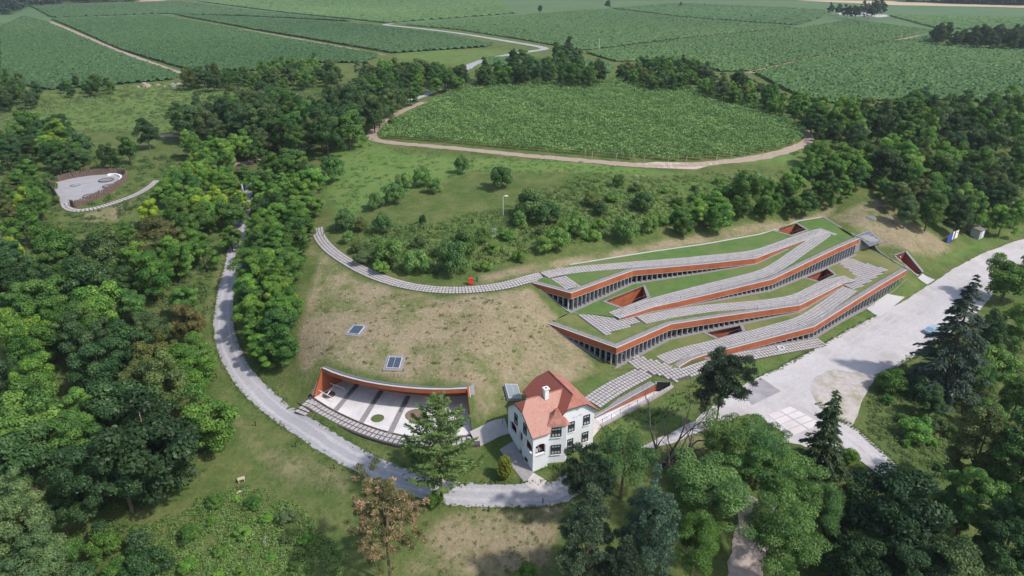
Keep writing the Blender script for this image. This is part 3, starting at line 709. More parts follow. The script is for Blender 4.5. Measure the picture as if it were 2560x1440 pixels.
for k, cl, fields, ns in WALK:
    line = np.array([w_(p, k) for p in cl])
    wk = strip('walkway', smooth_line(line, 2), 3.2, JOINT, off=.078, zf=S_[k], parent=mus, step=1.5)
    spots = paver_rows(line, 5, .64, S_[k], along=.66)
    for f in fields:
        fp = [w_(p, k) for p in f]
        sheet('tile_bed', fp, JOINT, zf=S_[k], off=.082, step=4, parent=wk)
        fs = paver_field(fp, .69); S0 = np.array(spots)[:, :2]
        spots += [q for q in fs if np.min(np.hypot(S0[:, 0]-q[0], S0[:, 1]-q[1])) > .66]
    lay(wk, spots, S_[k], ns)
# ways on the ground
pl = [hit(*p)[:2] for p in ((1592,891),(1567,907),(1600,925),(1690,956),(1722,940),(1700,922),(1650,905))]
wk = sheet('paved_plaza', pl, JOINT, off=.10, kind='structure', label='paved plaza at the lower left corner of the museum', cat='paving')
lay(wk, paver_field(pl, .69), TT, 280, lift=.115, clear=.66)
PATHS = [
 ('paved_path', [(1362,690),(1330,697),(1280,711),(1200,724),(1130,728),(1050,722),(980,707),(910,680),(850,645),(812,613),(796,588),(794,572)], 4, .62, 220, 'curved path of pale pavers climbing along the hill from the museum'),
 ('paved_path', [(1480,1008),(1520,980),(1560,957),(1610,932),(1640,915)], 5, .69, 240, 'paved path between the villa and the museum plaza'),
 ('paved_path', [(1672,938),(1710,936),(1760,916),(1850,893),(1950,875),(2055,856)], 4, .66, 240, 'paved path under the lowest orange band'),
]
for nm, cl, na, pitch, ns, lb in PATHS:
    line = np.array([hit(*p)[:2] for p in cl])
    wk = strip(nm, smooth_line(line, 2), na*pitch+.1, JOINT, off=.09, step=1.2, kind='structure', label=lb, cat='path')
    lay(wk, paver_rows(line, na, pitch, TT), TT, ns, lift=.10, size=(pitch/.69, pitch/.69), clear=.62)
# white frame lying on the lower path
p = hit(1951, 873); fr = empty('white_frame', tuple(p), label='small white square frame standing on the lower paved path', cat='frame')
for a, b, c, d in ((-.55, 0, .12, 1.2), (.55, 0, .12, 1.2), (0, -.55, 1.2, .12), (0, .55, 1.2, .12)): MB().box((a, b, .25), (c-.004*(a == 0), d, .28)).build('side', WHITE, fr)
# entrance signs on the apron
for px, py, s in ((2183,767,1.0), (2169,759,.8)):
    p = hit(px, py); o = empty('notice_board', tuple(p), .5, label='small dark notice board on a thin post by the entrance apron' if s == 1 else 'lower dark notice panel beside the glass entrance front', cat='sign')
    MB().tube([(0, 0, 0), (0, 0, 1.5*s)], .035, 6).build('post', STEEL, o); MB().box((0, -.05, 1.6*s), (.55*s, .05, .5*s)).build('panel', DARK, o)
# ------------------------------------------------------------------ sunken court with the curved canopy
court = empty('sunken_court', label='sunken open court with orange walls under a curved canopy edge', cat='pavilion')
inn = CR.copy(); nb = normals2(CR)               # canopy edge runs left to right, its left side lies uphill
bkl = CR[:, :2]+nb*4.6
floor_poly = [p[:2] for p in CF]+[p for p in bkl[::-1]]
sheet('floor', floor_poly, TERR, zf=lambda x, y: np.full(np.shape(x), ZCF), off=0, step=6, parent=court)
n = len(CR)
band('canopy_fascia', CR[:, :2]+nb*.25, CR[:, :2], np.full(n, 5.25), np.full(n, 6.0), CORTEN, court)
band('canopy_coping', CR[:, :2]+nb*.3, CR[:, :2]-nb*.03, np.full(n, 6.003), np.full(n, 6.07), CAP, court)
band('canopy_gravel', CR[:, :2]+nb*1.25, CR[:, :2]+nb*.305, np.full(n, 5.6), np.full(n, 6.16), M('dark_gravel', (.09,.09,.10), (.20,.20,.21), 7, .95, .6), court)
band('canopy_rubble', CR[:, :2]+nb*1.7, CR[:, :2]+nb*1.26, np.full(n, 5.6), np.full(n, 6.2), GRAVEL, court)
band('back_wall', bkl+nb*.3, bkl, np.full(n, ZCF-.3), np.full(n, 5.6), M('deep_orange_render', (.34,.085,.035), (.40,.105,.045), .8, .8), court)
band('canopy_soffit', bkl, CR[:, :2]+nb*.26, np.full(n, 5.3), np.full(n, 5.45), CONC, court)
for i0, fr_, sg in ((0, CF[0], 1), (-1, CF[-1], -1)):
    a = CR[i0][:2]; b = fr_[:2]; c = bkl[i0]; d = (b-a)/np.linalg.norm(b-a); nn = np.array([-d[1], d[0]])*sg
    def wall(off0, off1, dz, mt, nm):
        e_ = c if dz == 0.0 else a+(c-a)*.28
        q = [e_+nn*off0, a+nn*off0, b+nn*off0, b+nn*off1, a+nn*off1, e_+nn*off1]
        MB().prism(q, ZCF-.4, [6+dz, 6+dz, ZCF+.25+dz, ZCF+.25+dz, 6+dz, 6+dz] if dz < .05 else [min(T(*w)+.12, h+.1) for w, h in zip(q, [6, 6, ZCF+.3, ZCF+.3, 6, 6])]).build(nm, mt, court)
    # side walls taper down with the slope
    wall(-.02, -.3, .0, CORTEN, 'side_wall'); wall(-.305, -.40, -.02, CAP, 'side_coping'); wall(-.425, -1.15, .06, GRAVEL, 'side_gravel')
DUCT = M('duct_grey', (.10,.105,.115), (.15,.155,.165), 3, .7)
# floor gutters: dark slots between the floor fields
for (x0, y0), (x1, y1) in (((895,958),(838,1027)), ((952,978),(902,1057)), ((1020,990),(975,1083))):
    a, b = un(x0, y0, ZCF), un(x1, y1, ZCF); d = (b-a)[:2]; d /= np.hypot(*d); nn = np.array([-d[1], d[0]])
    m_ = a+(b-a)*.45
    gt = MB().prism([a[:2]-nn*.45, b[:2]-nn*.45, b[:2]+nn*.45, a[:2]+nn*.45], ZCF, ZCF+.018).build('floor_strip', GRAVEL, court)
    MB().prism([a[:2]-nn*.13, m_[:2]-nn*.13, m_[:2]+nn*.13, a[:2]+nn*.13], ZCF+.018, ZCF+.12).build('duct', DUCT, gt)
    MB().prism([a[:2]+nn*.22, (a+(m_-a)*.55)[:2]+nn*.22, (a+(m_-a)*.55)[:2]+nn*.45, a[:2]+nn*.45], ZCF+.019, ZCF+.10).build('duct', DUCT, gt)
for px, py, r, mt, lb in ((822,987,1.0, M('ash_soil', (.09,.06,.05), (.15,.10,.085), 2, .95, .5), 'dark round pit under the white rail frame'), (944,1046,.95, M('pit_grass', (.07,.12,.03), (.12,.15,.05), 2, .95, .5), 'round grass plot'), (1038,1038,1.5, M('pit_soil', (.17,.115,.09), (.26,.18,.14), 1.5, .95, .5), 'large round soil plot')):
    c = un(px, py, ZCF); ring = [(c[0]+r*math.cos(t), c[1]+r*math.sin(t)) for t in np.linspace(0, 2*math.pi, 33)[:-1]]
    disc = MB().prism(ring, ZCF-.02, ZCF+.03).build('round_plot', mt, court); disc['label'] = lb
    o2 = [(c[0]+(r+.07)*math.cos(t), c[1]+(r+.07)*math.sin(t)) for t in np.linspace(0, 2*math.pi, 33)]; i2 = [(c[0]+(r+.005)*math.cos(t), c[1]+(r+.005)*math.sin(t)) for t in np.linspace(0, 2*math.pi, 33)]
    band('plot_rim', np.array(i2), np.array(o2), np.full(33, ZCF), np.full(33, ZCF+.06), STEEL, disc)
# white rail frame round the dark pit
rp = [un(*p, ZCF) for p in ((793,983),(835,1006),(862,981),(818,965))]
rf = MB()
for a, b in ((rp[0], rp[1]), (rp[3], rp[2])): rf.prism([(a[0], a[1]-.05), (b[0], b[1]-.05), (b[0], b[1]+.05), (a[0], a[1]+.05)], ZCF+.75, ZCF+.85)
a, b = (rp[0]+(rp[1]-rp[0])*.62), (rp[3]+(rp[2]-rp[3])*.45); rf.prism([(a[0]-.05, a[1]), (a[0]+.05, a[1]), (b[0]+.05, b[1]), (b[0]-.05, b[1])], ZCF+.745, ZCF+.84)
for p in rp: rf.tube([(p[0], p[1], ZCF), (p[0], p[1], ZCF+.8)], .03, 5)
rf.build('rail_frame', WHITE, court)
# paver strip along the front of the floor and its steps
outer = offs(CF, -1.5); ex = np.array([[p[0], p[1], 0] for p in outer])
sheet('front_bed', [p for p in offs(CF, -.25)]+[p for p in offs(CF, -2.45)[::-1]], JOINT, zf=lambda x, y: np.full(np.shape(x), ZCF), off=-.03, step=5, parent=court, skirt=.6)
_h0 = (CF[0][:2]-CF[1][:2])/np.linalg.norm(CF[0][:2]-CF[1][:2])*.9; _h1 = (CF[-1][:2]-CF[-2][:2])/np.linalg.norm(CF[-1][:2]-CF[-2][:2])*.9
_fp = offs(CF, -2.5); MB().prism([CF[0][:2]+_h0]+[p for p in offs(CF, -.1)]+[CF[-1][:2]+_h1, _fp[-1]+_h1]+[p for p in _fp[::-1]]+[_fp[0]+_h0], ZCF-.9, ZCF-.06).build('front_base', JOINT, court)
sp = empty('front_pavers'); sp.parent = court
lay(sp, paver_rows(np.column_stack([offs(CF, -1.35), np.zeros(len(CF))]), 2, .95, None, along=.78), lambda x, y: np.full(np.shape(x), ZCF), 300, size=(1.02, 1.4), lift=-.005)
MB().tube([(p[0], p[1], ZCF+.05) for p in offs(CF, -.12)], .06, 4).build('floor_edge', EARTH, court)
st0, st1 = un(782, 1004, ZCF), un(748, 1036, 1.0); dd = (st1-st0)[:2]; ll = np.hypot(*dd); dd /= ll; nn = np.array([-dd[1], dd[0]])
steps = empty('garden_steps', tuple(st1), label='short flight of paved steps from the drive to the sunken court', cat='steps'); steps.matrix_world = Matrix.Translation(Vector(st1))
for i in range(4):
    a = st0[:2]+dd*ll*i/4-st1[:2]; b = st0[:2]+dd*(ll*(i+1)/4-.03)-st1[:2]; z = ZCF+.10-i*.17-st1[2]
    MB().prism([a-nn*1.0, b-nn*1.0, b+nn*1.3, a+nn*1.3], z-.5, z).build('step', JOINT, steps)
    for j in range(3):
        o = -1.0+.77*j
        MB().prism([a+dd*.06+nn*(o+.06), b-dd*.02+nn*(o+.06), b-dd*.02+nn*(o+.7), a+dd*.06+nn*(o+.7)], z, z+.05).build('paver', PAVE, steps)
# ------------------------------------------------------------------ ramp passage next to the villa
rampo = empty('ramp_passage', label='pale ramp sunk into the lawn beside the villa, with one tall orange wall', cat='ramp')
A, B, C_, D_ = [p[:2] for p in RT]; zA, zB, zC, zD = 1.5, .4, .4, 1.4
MB().add([(*A, zA-.02), (*D_, zD-.02), (*C_, zC), (*B, zB)], [(0, 1, 2, 3)]).build('ramp_floor', TERR, rampo)
def edge_z(p): return T(*p)+.05
tA, tB, tC, tD = [edge_z(p) for p in (A, B, C_, D_)]
MB().add([(*A, zA-.1), (*B, zB-.1), (*B, tB+.1), (*A, tA+.1)], [(0, 1, 2, 3)]).build('retaining_wall', CORTEN, rampo)
pe = (B-A)/np.linalg.norm(B-A); in_ = .22
MB().add([(*(B-pe*.02), zB-.1), (*(C_-pe*.02), zC-.1), (*(C_-pe*.02), tC+.1), (*(B-pe*.02), tB+.1)], [(0, 1, 2, 3)]).build('portal_wall', CORTEN, rampo)
pc0 = B-pe*.05+(C_-B)*.12; pc1 = B-pe*.05+(C_-B)*.95
MB().add([(*pc0, zB), (*pc1, zC), (*pc1, zC+1.95), (*pc0, zB+1.95)], [(0, 1, 2, 3)]).build('portal_opening', DARK, rampo)
MB().add([(*D_, zD-.1), (*C_, zC-.1), (*C_, tC+.1), (*D_, tD+.1)], [(0, 1, 2, 3)]).build('low_wall', CONC, rampo)
def curb(a, b, side, w, za, zb, mt, nm, up=.1):
    d = (b-a)/np.linalg.norm(b-a); nn = np.array([-d[1], d[0]])*side
    MB().prism([a, b, b+nn*w, a+nn*w], [za-.4, zb-.4, zb-.4, za-.4], [za+up, zb+up, zb+up, za+up]).build(nm, mt, rampo)
curb(A, B, 1, .15, tA, tB, CAP, 'coping', .13); curb(A+np.array([-.07,.13]), B+np.array([-.07,.13]), 1, 1.0, tA, tB, GRAVEL, 'gravel_strip')
curb(B, C_, 1, .15, tB, tC, CAP, 'coping', .12); curb(B+pe*.16, C_+pe*.16, 1, .8, tB, tC, GRAVEL, 'gravel_strip', .09); curb(D_, C_, -1, .5, tD, tC, M('grey_kerb', (.33,.29,.29), (.44,.40,.40), 2, .9), 'kerb', .14)
rl = MB()
for t in np.linspace(.03, .97, 9):
    p = D_*(1-t)+C_*t; z = tD*(1-t)+tC*t; rl.tube([(*p, z), (*p, z+.95)], .035, 5)
rl.tube([(*D_, tD+.9), (*C_, tC+.9)], .02, 4); rl.build('railing', DARK, rampo)
sheet('villa_walk', gp([(1487,1046),(1505,1066),(1478,1100),(1440,1120),(1430,1105),(1470,1060)]), M('pinkish_walk', (.50,.43,.40), (.60,.53,.50), 1, .9, .1), off=.08, kind='structure', label='pinkish walk between the ramp and the villa wall', cat='path')
# ------------------------------------------------------------------ trench in the hillside
tro = empty('hillside_trench', label='narrow dark red walled trench cut into the dry hillside', cat='trench')
a, b, c, d = [p[:2] for p in TR]; zt = [edge_z(p) for p in (a, b, c, d)]; zf = .35
dk = M('dark_red_render', (.20,.045,.030), (.26,.06,.04), .8, .8)
MB().add([(*a, zf), (*b, zf), (*c, zf), (*d, zf)], [(3, 2, 1, 0)]).build('trench_floor', TERR, tro)
for p, q, zp, zq, nm in ((a, b, zt[0], zt[1], 'side_wall'), (b, c, zt[1], zt[2], 'end_wall'), (c, d, zt[2], zt[3], 'side_wall')):
    MB().add([(*p, zf-.1), (*q, zf-.1), (*q, zq+.1), (*p, zp+.1)], [(0, 1, 2, 3)]).build(nm, dk, tro)
cc = (a+b+c+d)/4
for p, q, zp, zq, w in ((a, b, zt[0], zt[1], .55), (b, c, zt[1], zt[2], 1.0), (c, d, zt[2], zt[3], .7)):
    e = (q-p)/np.linalg.norm(q-p); nn = np.array([-e[1], e[0]]); nn = nn if nn@(((p+q)/2)-cc) > 0 else -nn
    MB().prism([p, q, q+nn*w, p+nn*w], [zp-.4, zq-.4, zq-.4, zp-.4], [zp+.13, zq+.13, zq+.13, zp+.13]).build('kerb', GRAVEL, tro)
m_ = (b+c)/2; MB().tube([(*(m_-(b-a)/np.linalg.norm(b-a)*.1), zt[1]-.45), (*(m_-(b-a)/np.linalg.norm(b-a)*.25), zt[1]-.45)], .16, 8).build('lamp', WHITE, tro)

# ------------------------------------------------------------------ roof lights in the slope
def skylight(px, py, w, d, rz, label, gl=SKYGLASS, div=True, round_=False, hgt=.22, apron=True):
    p = hit(px, py); e = .8; nz = Vector((T(p[0]-e, p[1])-T(p[0]+e, p[1]), T(p[0], p[1]-e)-T(p[0], p[1]+e), 2*e)).normalized()
    ex = Vector((math.cos(rz), math.sin(rz), 0)); ex = (ex-nz*ex.dot(nz)).normalized(); ey = nz.cross(ex)
    o = bpy.data.objects.new('skylight', None); COL.objects.link(o); o.matrix_world = Matrix(((ex.x, ey.x, nz.x, p[0]), (ex.y, ey.y, nz.y, p[1]), (ex.z, ey.z, nz.z, p[2]), (0, 0, 0, 1)))
    tag(o, label, 'skylight')
    if round_:
        ring = [(w/2*math.cos(t), w/2*math.sin(t)) for t in np.linspace(0, 2*math.pi, 25)[:-1]]
        MB().prism([(1.35*x, 1.35*y) for x, y in ring], -.3, .1).build('gravel_rim', GRAVEL, o); MB().prism(ring, .1, .16).build('glass', gl, o)
        return
    if apron: MB().box((0, 0, .0), (w+1.1, d+1.1, .16)).build('gravel_rim', GRAVEL, o)
    for s in (-1, 1):
        MB().box((s*(w/2+.055), 0, hgt/2-.1), (.11, d+.22, hgt+.2)).build('frame', CAP, o)
        MB().box((0, s*(d/2+.055), hgt/2-.1), (w-.004, .11, hgt+.196)).build('frame', CAP, o)
    if div:
        for s in (-1, 1): MB().box((s*w/4, 0, hgt-.06), (w/2-.05, d-.01, .05)).build('glass', gl, o)
        MB().box((0, 0, hgt-.04), (.05, d-.02, .06)).build('bar', CAP, o)
    else: MB().box((0, 0, hgt-.06), (w-.01, d-.01, .05)).build('glass', gl, o)
skylight(891, 826, 1.9, 2.2, R(-17), 'small roof light higher up the dry slope', div=False)
skylight(986, 908, 2.0, 2.3, R(-5), 'small roof light just above the curved canopy')
skylight(1279, 985, 2.0, 2.6, R(14), 'pale framed roof light behind the villa roof', M('pale_pane', (.22,.26,.29), rough=.2), hgt=.8, apron=False)
sl_c = [Vector(un(*p)) for p in ((2143,588,8.05),(2174,577,8.25),(2204,604,5.95),(2175,615,5.55))]
sl_e = (sl_c[1]-sl_c[0]).normalized(); sl_n = sl_e.cross(sl_c[3]-sl_c[0]); sl_n = (sl_n if sl_n.z > 0 else -sl_n).normalized(); sl_f = sl_n.cross(sl_e)
sl_o = bpy.data.objects.new('skylight', None); COL.objects.link(sl_o); sl_m = sum(sl_c, Vector())/4; sl_o.matrix_world = Matrix(((sl_e.x, sl_f.x, sl_n.x, sl_m.x), (sl_e.y, sl_f.y, sl_n.y, sl_m.y), (sl_e.z, sl_f.z, sl_n.z, sl_m.z), (0, 0, 0, 1)))
tag(sl_o, 'large bluish glass roof light beside the top museum roof', 'skylight'); sl_w = (sl_c[1]-sl_c[0]).length; sl_l = ((sl_c[3]-sl_c[0]).length+(sl_c[2]-sl_c[1]).length)/2
sl_i = sl_o.matrix_world.inverted(); sl_q = [sl_i @ c for c in sl_c]
def sl_p(a, b, z): v = (sl_q[0]*(1-a)+sl_q[1]*a)*(1-b)+(sl_q[3]*(1-a)+sl_q[2]*a)*b; return (v.x, v.y, v.z+z)
def sl_slab(a0, a1, b0, b1, z0, z1, nm, mt):
    V = [sl_p(a, b, z) for z in (z0, z1) for a, b in ((a0, b0), (a1, b0), (a1, b1), (a0, b1))]
    MB().add(V, [(3, 2, 1, 0), (4, 5, 6, 7), (0, 1, 5, 4), (1, 2, 6, 5), (2, 3, 7, 6), (3, 0, 4, 7)]).build(nm, mt, sl_o)
sl_slab(-.03, 1.03, -.03, 1.03, -.25, .02, 'kerb', GRAVEL); sl_g = M('blue_glass', (.10,.125,.17), rough=.25)
for a in range(2):
    for b in range(4): sl_slab(a/2+.02, a/2+.48, b/4+.015, b/4+.235, .025, .06, 'glass', sl_g)
skylight(2179, 545, 1.7, 1.7, 0, 'round hatch ringed with gravel on the dry hillside', M('pale_pane', (.20,.22,.26), rough=.3), round_=True)

# ------------------------------------------------------------------ villa
HP = np.array([2.975, 77.41]); HA = math.atan2(.4495, .8933)
villa = empty('villa', (HP[0], HP[1], 0), HA, label='white two-storey villa with red tiled half-hipped roofs', cat='house')
def carve(me, cutters):
    o = bpy.data.objects.new('tmp', me); COL.objects.link(o); tmp = [o]
    for c in cutters:
        k = bpy.data.objects.new('cut', c); COL.objects.link(k); tmp.append(k)
        md = o.modifiers.new('b', 'BOOLEAN'); md.operation = 'DIFFERENCE'; md.object = k; md.solver = 'EXACT'
    dg = bpy.context.evaluated_depsgraph_get(); r = bpy.data.meshes.new_from_object(o.evaluated_get(dg))
    for t in tmp: bpy.data.objects.remove(t)
    return r
def recalc(me):
    b = bmesh.new(); b.from_mesh(me); bmesh.ops.recalc_face_normals(b, faces=b.faces); b.to_mesh(me); b.free(); return me
WR, WS = 9.75, .8       # wing ridge height and slope (ridge at q = 3.9)
MRZ, MS, MP = 10.1, .84, 7.3   # main ridge height, slope, position along p
def wz(q): return WR-WS*abs(q-3.9)
def mz(p): return MRZ-MS*abs(p-MP)
def section(axis, pts, a, b):
    m_ = MB(); n = len(pts)
    V = [((a, q, z) if axis == 'p' else (q, a, z)) for q, z in pts]+[((b, q, z) if axis == 'p' else (q, b, z)) for q, z in pts]
    m_.add(V, [tuple(range(n)), tuple(range(2*n-1, n-1, -1))]+[(i, i+n, (i+1) % n+n, (i+1) % n) for i in range(n)])
    return m_
th = .12
wing = section('p', [(0, -1.2), (7.9, -1.2), (7.9, wz(7.9)-th), (5.2, wz(5.2)-th), (2.6, wz(2.6)-th), (0, wz(0)-th)], 0, 2.4).mesh('wing_wall', WALLW); recalc(wing)
main = section('q', [(3.9, -1.2), (10.66, -1.2), (10.66, mz(10.66)-th), (8.95, mz(8.95)-th), (5.65, mz(5.65)-th), (3.9, mz(3.9)-th)], .78, 9.45).mesh('main_wall', WALLW); recalc(main)
def vray(zx, zy, plane, val):
    """spot on a villa wall seen at a place in the photograph"""
    d = ray(1240+zx/4.8, 900+zy/4.8); ca, sa = math.cos(HA), math.sin(HA)
    o = np.array([-HP[0]*ca-HP[1]*sa, HP[0]*sa-HP[1]*ca, CZ]); dl = np.array([d[0]*ca+d[1]*sa, -d[0]*sa+d[1]*ca, d[2]])
    t = (val-o[plane])/dl[plane]; return o+dl*t
def arch(axis, c, z0, z1, hw, a, b, n=8):
    pts = [(c-hw, z0), (c+hw, z0), (c+hw, z1-hw*.55)]+[(c+hw*math.cos(t), z1-hw*.55+hw*.55*math.sin(t)) for t in np.linspace(0, math.pi, n)[1:-1]]+[(c-hw, z1-hw*.55)]
    return recalc(section(axis, pts, a, b).mesh('cut'))
def bxm(c, d): return MB().box(c, d).mesh('cut')
# loggia: cavity behind arches
cut = [recalc(bxm((1.25, 3.95, 3.45), (1.9, 7.3, 2.3)))]
left_arches = []
for zx0, zx1, zy in ((170, 245, 870), (278, 318, 960), (350, 432, 1055)):
    a_ = vray(zx0, zy-30, 0, 0); b_ = vray(zx1, zy+30, 0, 0); left_arches.append(((a_[1]+b_[1])/2, abs(a_[1]-b_[1])/2))
for c, hw in left_arches: cut.append(arch('p', c, 2.75, 4.5, max(hw, .5), -.5, .6))
a_ = vray(473, 1085, 1, 0); b_ = vray(592, 1085, 1, 0); ra_c, ra_h = (a_[0]+b_[0])/2, abs(b_[0]-a_[0])/2
cut.append(arch('q', ra_c, 2.75, 4.5, ra_h, -.5, .6))
sl = MB()
for c, hw in left_arches:
    for k in range(int(hw*2/.3)): sl.box((-.0, c-hw+.18+.3*k, 2.42), (.7, .13, .34))
for k in range(7): sl.box((ra_c-ra_h+.12+k*(2*ra_h-.24)/6, 0, 2.42), (.12, .7, .34))
cut.append(recalc(sl.mesh('cut')))
wd, bd = vray(293, 1130, 0, 0), None
cut.append(recalc(bxm((0, wd[1], .85), (.6, .85, 1.9))))
wing = carve(wing, cut)
if not len(wing.materials): wing.materials.append(WALLW)
ob('wing_wall', wing, villa); ob('main_wall', main, villa)
LOG = M('loggia_red', (.22,.035,.025), (.28,.05,.035), 1, .8)
MB().box((2.16, 3.95, 3.4), (.06, 7.2, 2.2)).build('loggia_wall', LOG, villa); MB().box((1.23, 7.57, 3.4), (1.8, .04, 2.2)).build('loggia_wall', LOG, villa)
MB().box((1.23, 3.9, 2.33), (1.78, 7.2, .04)).build('loggia_floor', LOG, villa)
MB().box((.34, wd[1], .85), (.05, .86, 1.9)).build('cellar_door', M('green_door', (.02,.03,.03), rough=.5), villa)
# windows
FRM = M('dark_green_frame', (.025,.04,.04), rough=.5); CURT = M('window_glass', (.05,.055,.065), rough=.08, spec=.6); NET = M('net_curtain', (.42,.43,.46), (.5,.5,.53), 6, .9)
def window(pt, ax, w, h, sash=3, face=None):
    """ax: 0 = wall facing -p, 1 = wall facing -q"""
    if face is None: Mx = Matrix.Translation(Vector(pt)) @ (Matrix.Rotation(-math.pi/2, 4, 'Z') if ax == 0 else Matrix.Identity(4))
    else: Mx = Matrix.Translation(Vector(pt)) @ Matrix.Rotation(face, 4, 'Z')
    o = bpy.data.objects.new('window', None); COL.objects.link(o); o.parent = villa; o.matrix_local = Mx
    t = .1
    fr = MB()
    for s in (-1, 1): fr.box((s*(w/2-t/2), -.03, 0), (t, .14, h)); fr.box((0, -.032, s*(h/2-t/2)), (w-2*t, .136, t))
    fr.box((0, -.035, h*.2), (w-2*t, .1, .07))
    for k in range(1, sash): fr.box((-w/2+t+(w-2*t)*k/sash, -.03, 0), (.06, .11, h-2*t))
    fr.build('window_frame', FRM, o)
    MB().box((0, .0, 0), (w-2*t, .04, h-2*t)).build('pane', CURT, o)
    for k in range(sash):
        MB().box((-w/2+t+(w-2*t)*(k+.5)/sash, -.028, -h*.31), ((w-2*t)/sash-.12, .012, h*.24)).build('curtain', NET, o)
    MB().box((0, -.028, h*.32), (w-2*t-.1, .012, h*.14)).build('curtain', NET, o)
    MB().box((0, -.08, -h/2-.05), (w+.12, .24, .08)).build('sill', WHITE, o)
for zx, zy in ((243, 708), (351, 826)): window(tuple(vray(zx, zy, 0, 0)), 0, .95, 1.75, 2)
for zx, zy in ((1086, 717), (902, 800), (1066, 920), (884, 1004)):
    window(tuple(vray(zx, zy, 1, .78)), 1, 1.1, 1.75, 2)
for zx, zy in ((211, 1023), (366, 1195)):
    c = vray(zx, zy, 0, 0); window(tuple(c), 0, .75, .6, 2)
# corner bay with its small spire
bay = [(2.35, .5), (5.2, -.4), (5.55, -.05), (5.65, .9), (5.6, 2.5), (2.36, 2.5)]
MB().prism(bay, -1.2, 6.9).build('bay_wall', WALLW, villa)
d0 = np.array(bay[1])-np.array(bay[0]); fa = math.atan2(d0[1], d0[0]); nf = np.array([d0[1], -d0[0]])/np.linalg.norm(d0)
for z in (5.65, 2.6):
    c = np.array(bay[0])*.5+np.array(bay[1])*.5+nf*.0; window((c[0], c[1], z), 1, 1.5, 1.65, 3, face=fa)
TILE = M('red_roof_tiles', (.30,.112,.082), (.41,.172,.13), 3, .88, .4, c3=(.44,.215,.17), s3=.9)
TILE3 = M('pale_pink_tiles', (.38,.185,.148), (.51,.285,.235), 3, .88, .4, c3=(.44,.25,.21), s3=.5)  # paler tile tone for the wing's front slope
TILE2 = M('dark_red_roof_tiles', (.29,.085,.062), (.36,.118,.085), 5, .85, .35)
def plane(name, pts, mat, t=.16, parent=villa):
    n = len(pts); V = [tuple(p) for p in pts]+[(p[0], p[1], p[2]-t) for p in pts]
    me = MB().add(V, [tuple(range(n)), tuple(range(2*n-1, n-1, -1))]+[(i, i+n, (i+1) % n+n, (i+1) % n) for i in range(n)]).mesh(name, mat); recalc(me)
    return ob(name, me, parent)
roof = empty('roof'); roof.parent = villa
W1 = lambda p, q: (p, q, wz(q)); M1 = lambda p, q: (p, q, mz(p))
oh = -.38
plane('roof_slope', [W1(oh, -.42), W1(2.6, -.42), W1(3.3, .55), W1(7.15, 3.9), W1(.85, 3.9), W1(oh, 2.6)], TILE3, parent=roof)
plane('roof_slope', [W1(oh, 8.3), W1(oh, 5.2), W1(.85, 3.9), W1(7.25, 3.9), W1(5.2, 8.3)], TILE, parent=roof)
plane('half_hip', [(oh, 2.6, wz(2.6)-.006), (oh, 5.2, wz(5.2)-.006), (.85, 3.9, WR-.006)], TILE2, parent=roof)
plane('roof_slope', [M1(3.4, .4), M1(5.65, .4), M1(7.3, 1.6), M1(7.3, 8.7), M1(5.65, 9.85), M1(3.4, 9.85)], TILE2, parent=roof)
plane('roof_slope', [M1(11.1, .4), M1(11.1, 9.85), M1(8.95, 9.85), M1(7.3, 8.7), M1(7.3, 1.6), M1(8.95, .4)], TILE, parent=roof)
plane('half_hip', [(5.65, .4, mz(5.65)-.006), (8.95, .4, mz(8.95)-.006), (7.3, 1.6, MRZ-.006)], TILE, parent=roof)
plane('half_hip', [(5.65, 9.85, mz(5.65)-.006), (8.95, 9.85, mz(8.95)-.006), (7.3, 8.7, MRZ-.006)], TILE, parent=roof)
# ridge tiles and dark verge boards
rd = MB(); rd.tube([(.85, 3.9, WR+.02), (6.9, 3.9, WR+.02)], .09, 6); rd.tube([(7.3, 1.6, MRZ+.02), (7.3, 8.7, MRZ+.02)], .09, 6); rd.build('ridge_tiles', TILE, roof)
vb = MB()
for pl_ in ([W1(oh-.02, -.42), W1(oh-.02, 2.6), W1(oh-.02, 5.2), W1(oh-.02, 8.3)], [M1(3.4, .38), M1(5.65, .38), M1(8.95, .38), M1(11.1, .38)]):
    pts = [(p[0], p[1], p[2]-.12) for p in pl_]; vb.tube(pts, .07, 4)
vb.build('verge_board', FRM, roof)
# bay roof: bell-shaped hip rising to a spire
bc = np.array([4.3, .95]); rows = [(1.32, 6.78), (1.12, 7.15), (.72, 7.6), (.42, 8.15), (.14, 8.9), (.0, 9.15)]
base = np.array([(2.25, .9), (2.3, .3), (5.2, -.65), (5.75, -.3), (5.9, .9), (5.7, 2.7), (2.3, 2.7)])
V = []; Fc = []; nb_ = len(base)
for s, z in rows:
    for p in base: q = bc+(p-bc)*s/1.32; V.append((q[0], q[1], z))
for i in range(len(rows)-1):
    for k in range(nb_): Fc.append((i*nb_+k, i*nb_+(k+1) % nb_, (i+1)*nb_+(k+1) % nb_, (i+1)*nb_+k))
Fc.append(tuple(range(nb_-1, -1, -1)))
ob('bay_roof', pymesh('bay_roof', V, Fc, TILE), roof)
# chimney
cp = vray(562, 430, 1, 3.6); cp = np.array([3.9, 3.5, 9.6])
ch = MB(); ch.box((cp[0], cp[1], 10.1), (.62, .62, 1.7)); cho = ch.build('chimney', WHITE, roof)
MB().box((cp[0], cp[1], 11.0), (.86, .86, .14)).build('chimney_cap', WHITE, cho); MB().box((cp[0], cp[1], 11.08), (.3, .3, .04)).build('flue', DARK, cho)
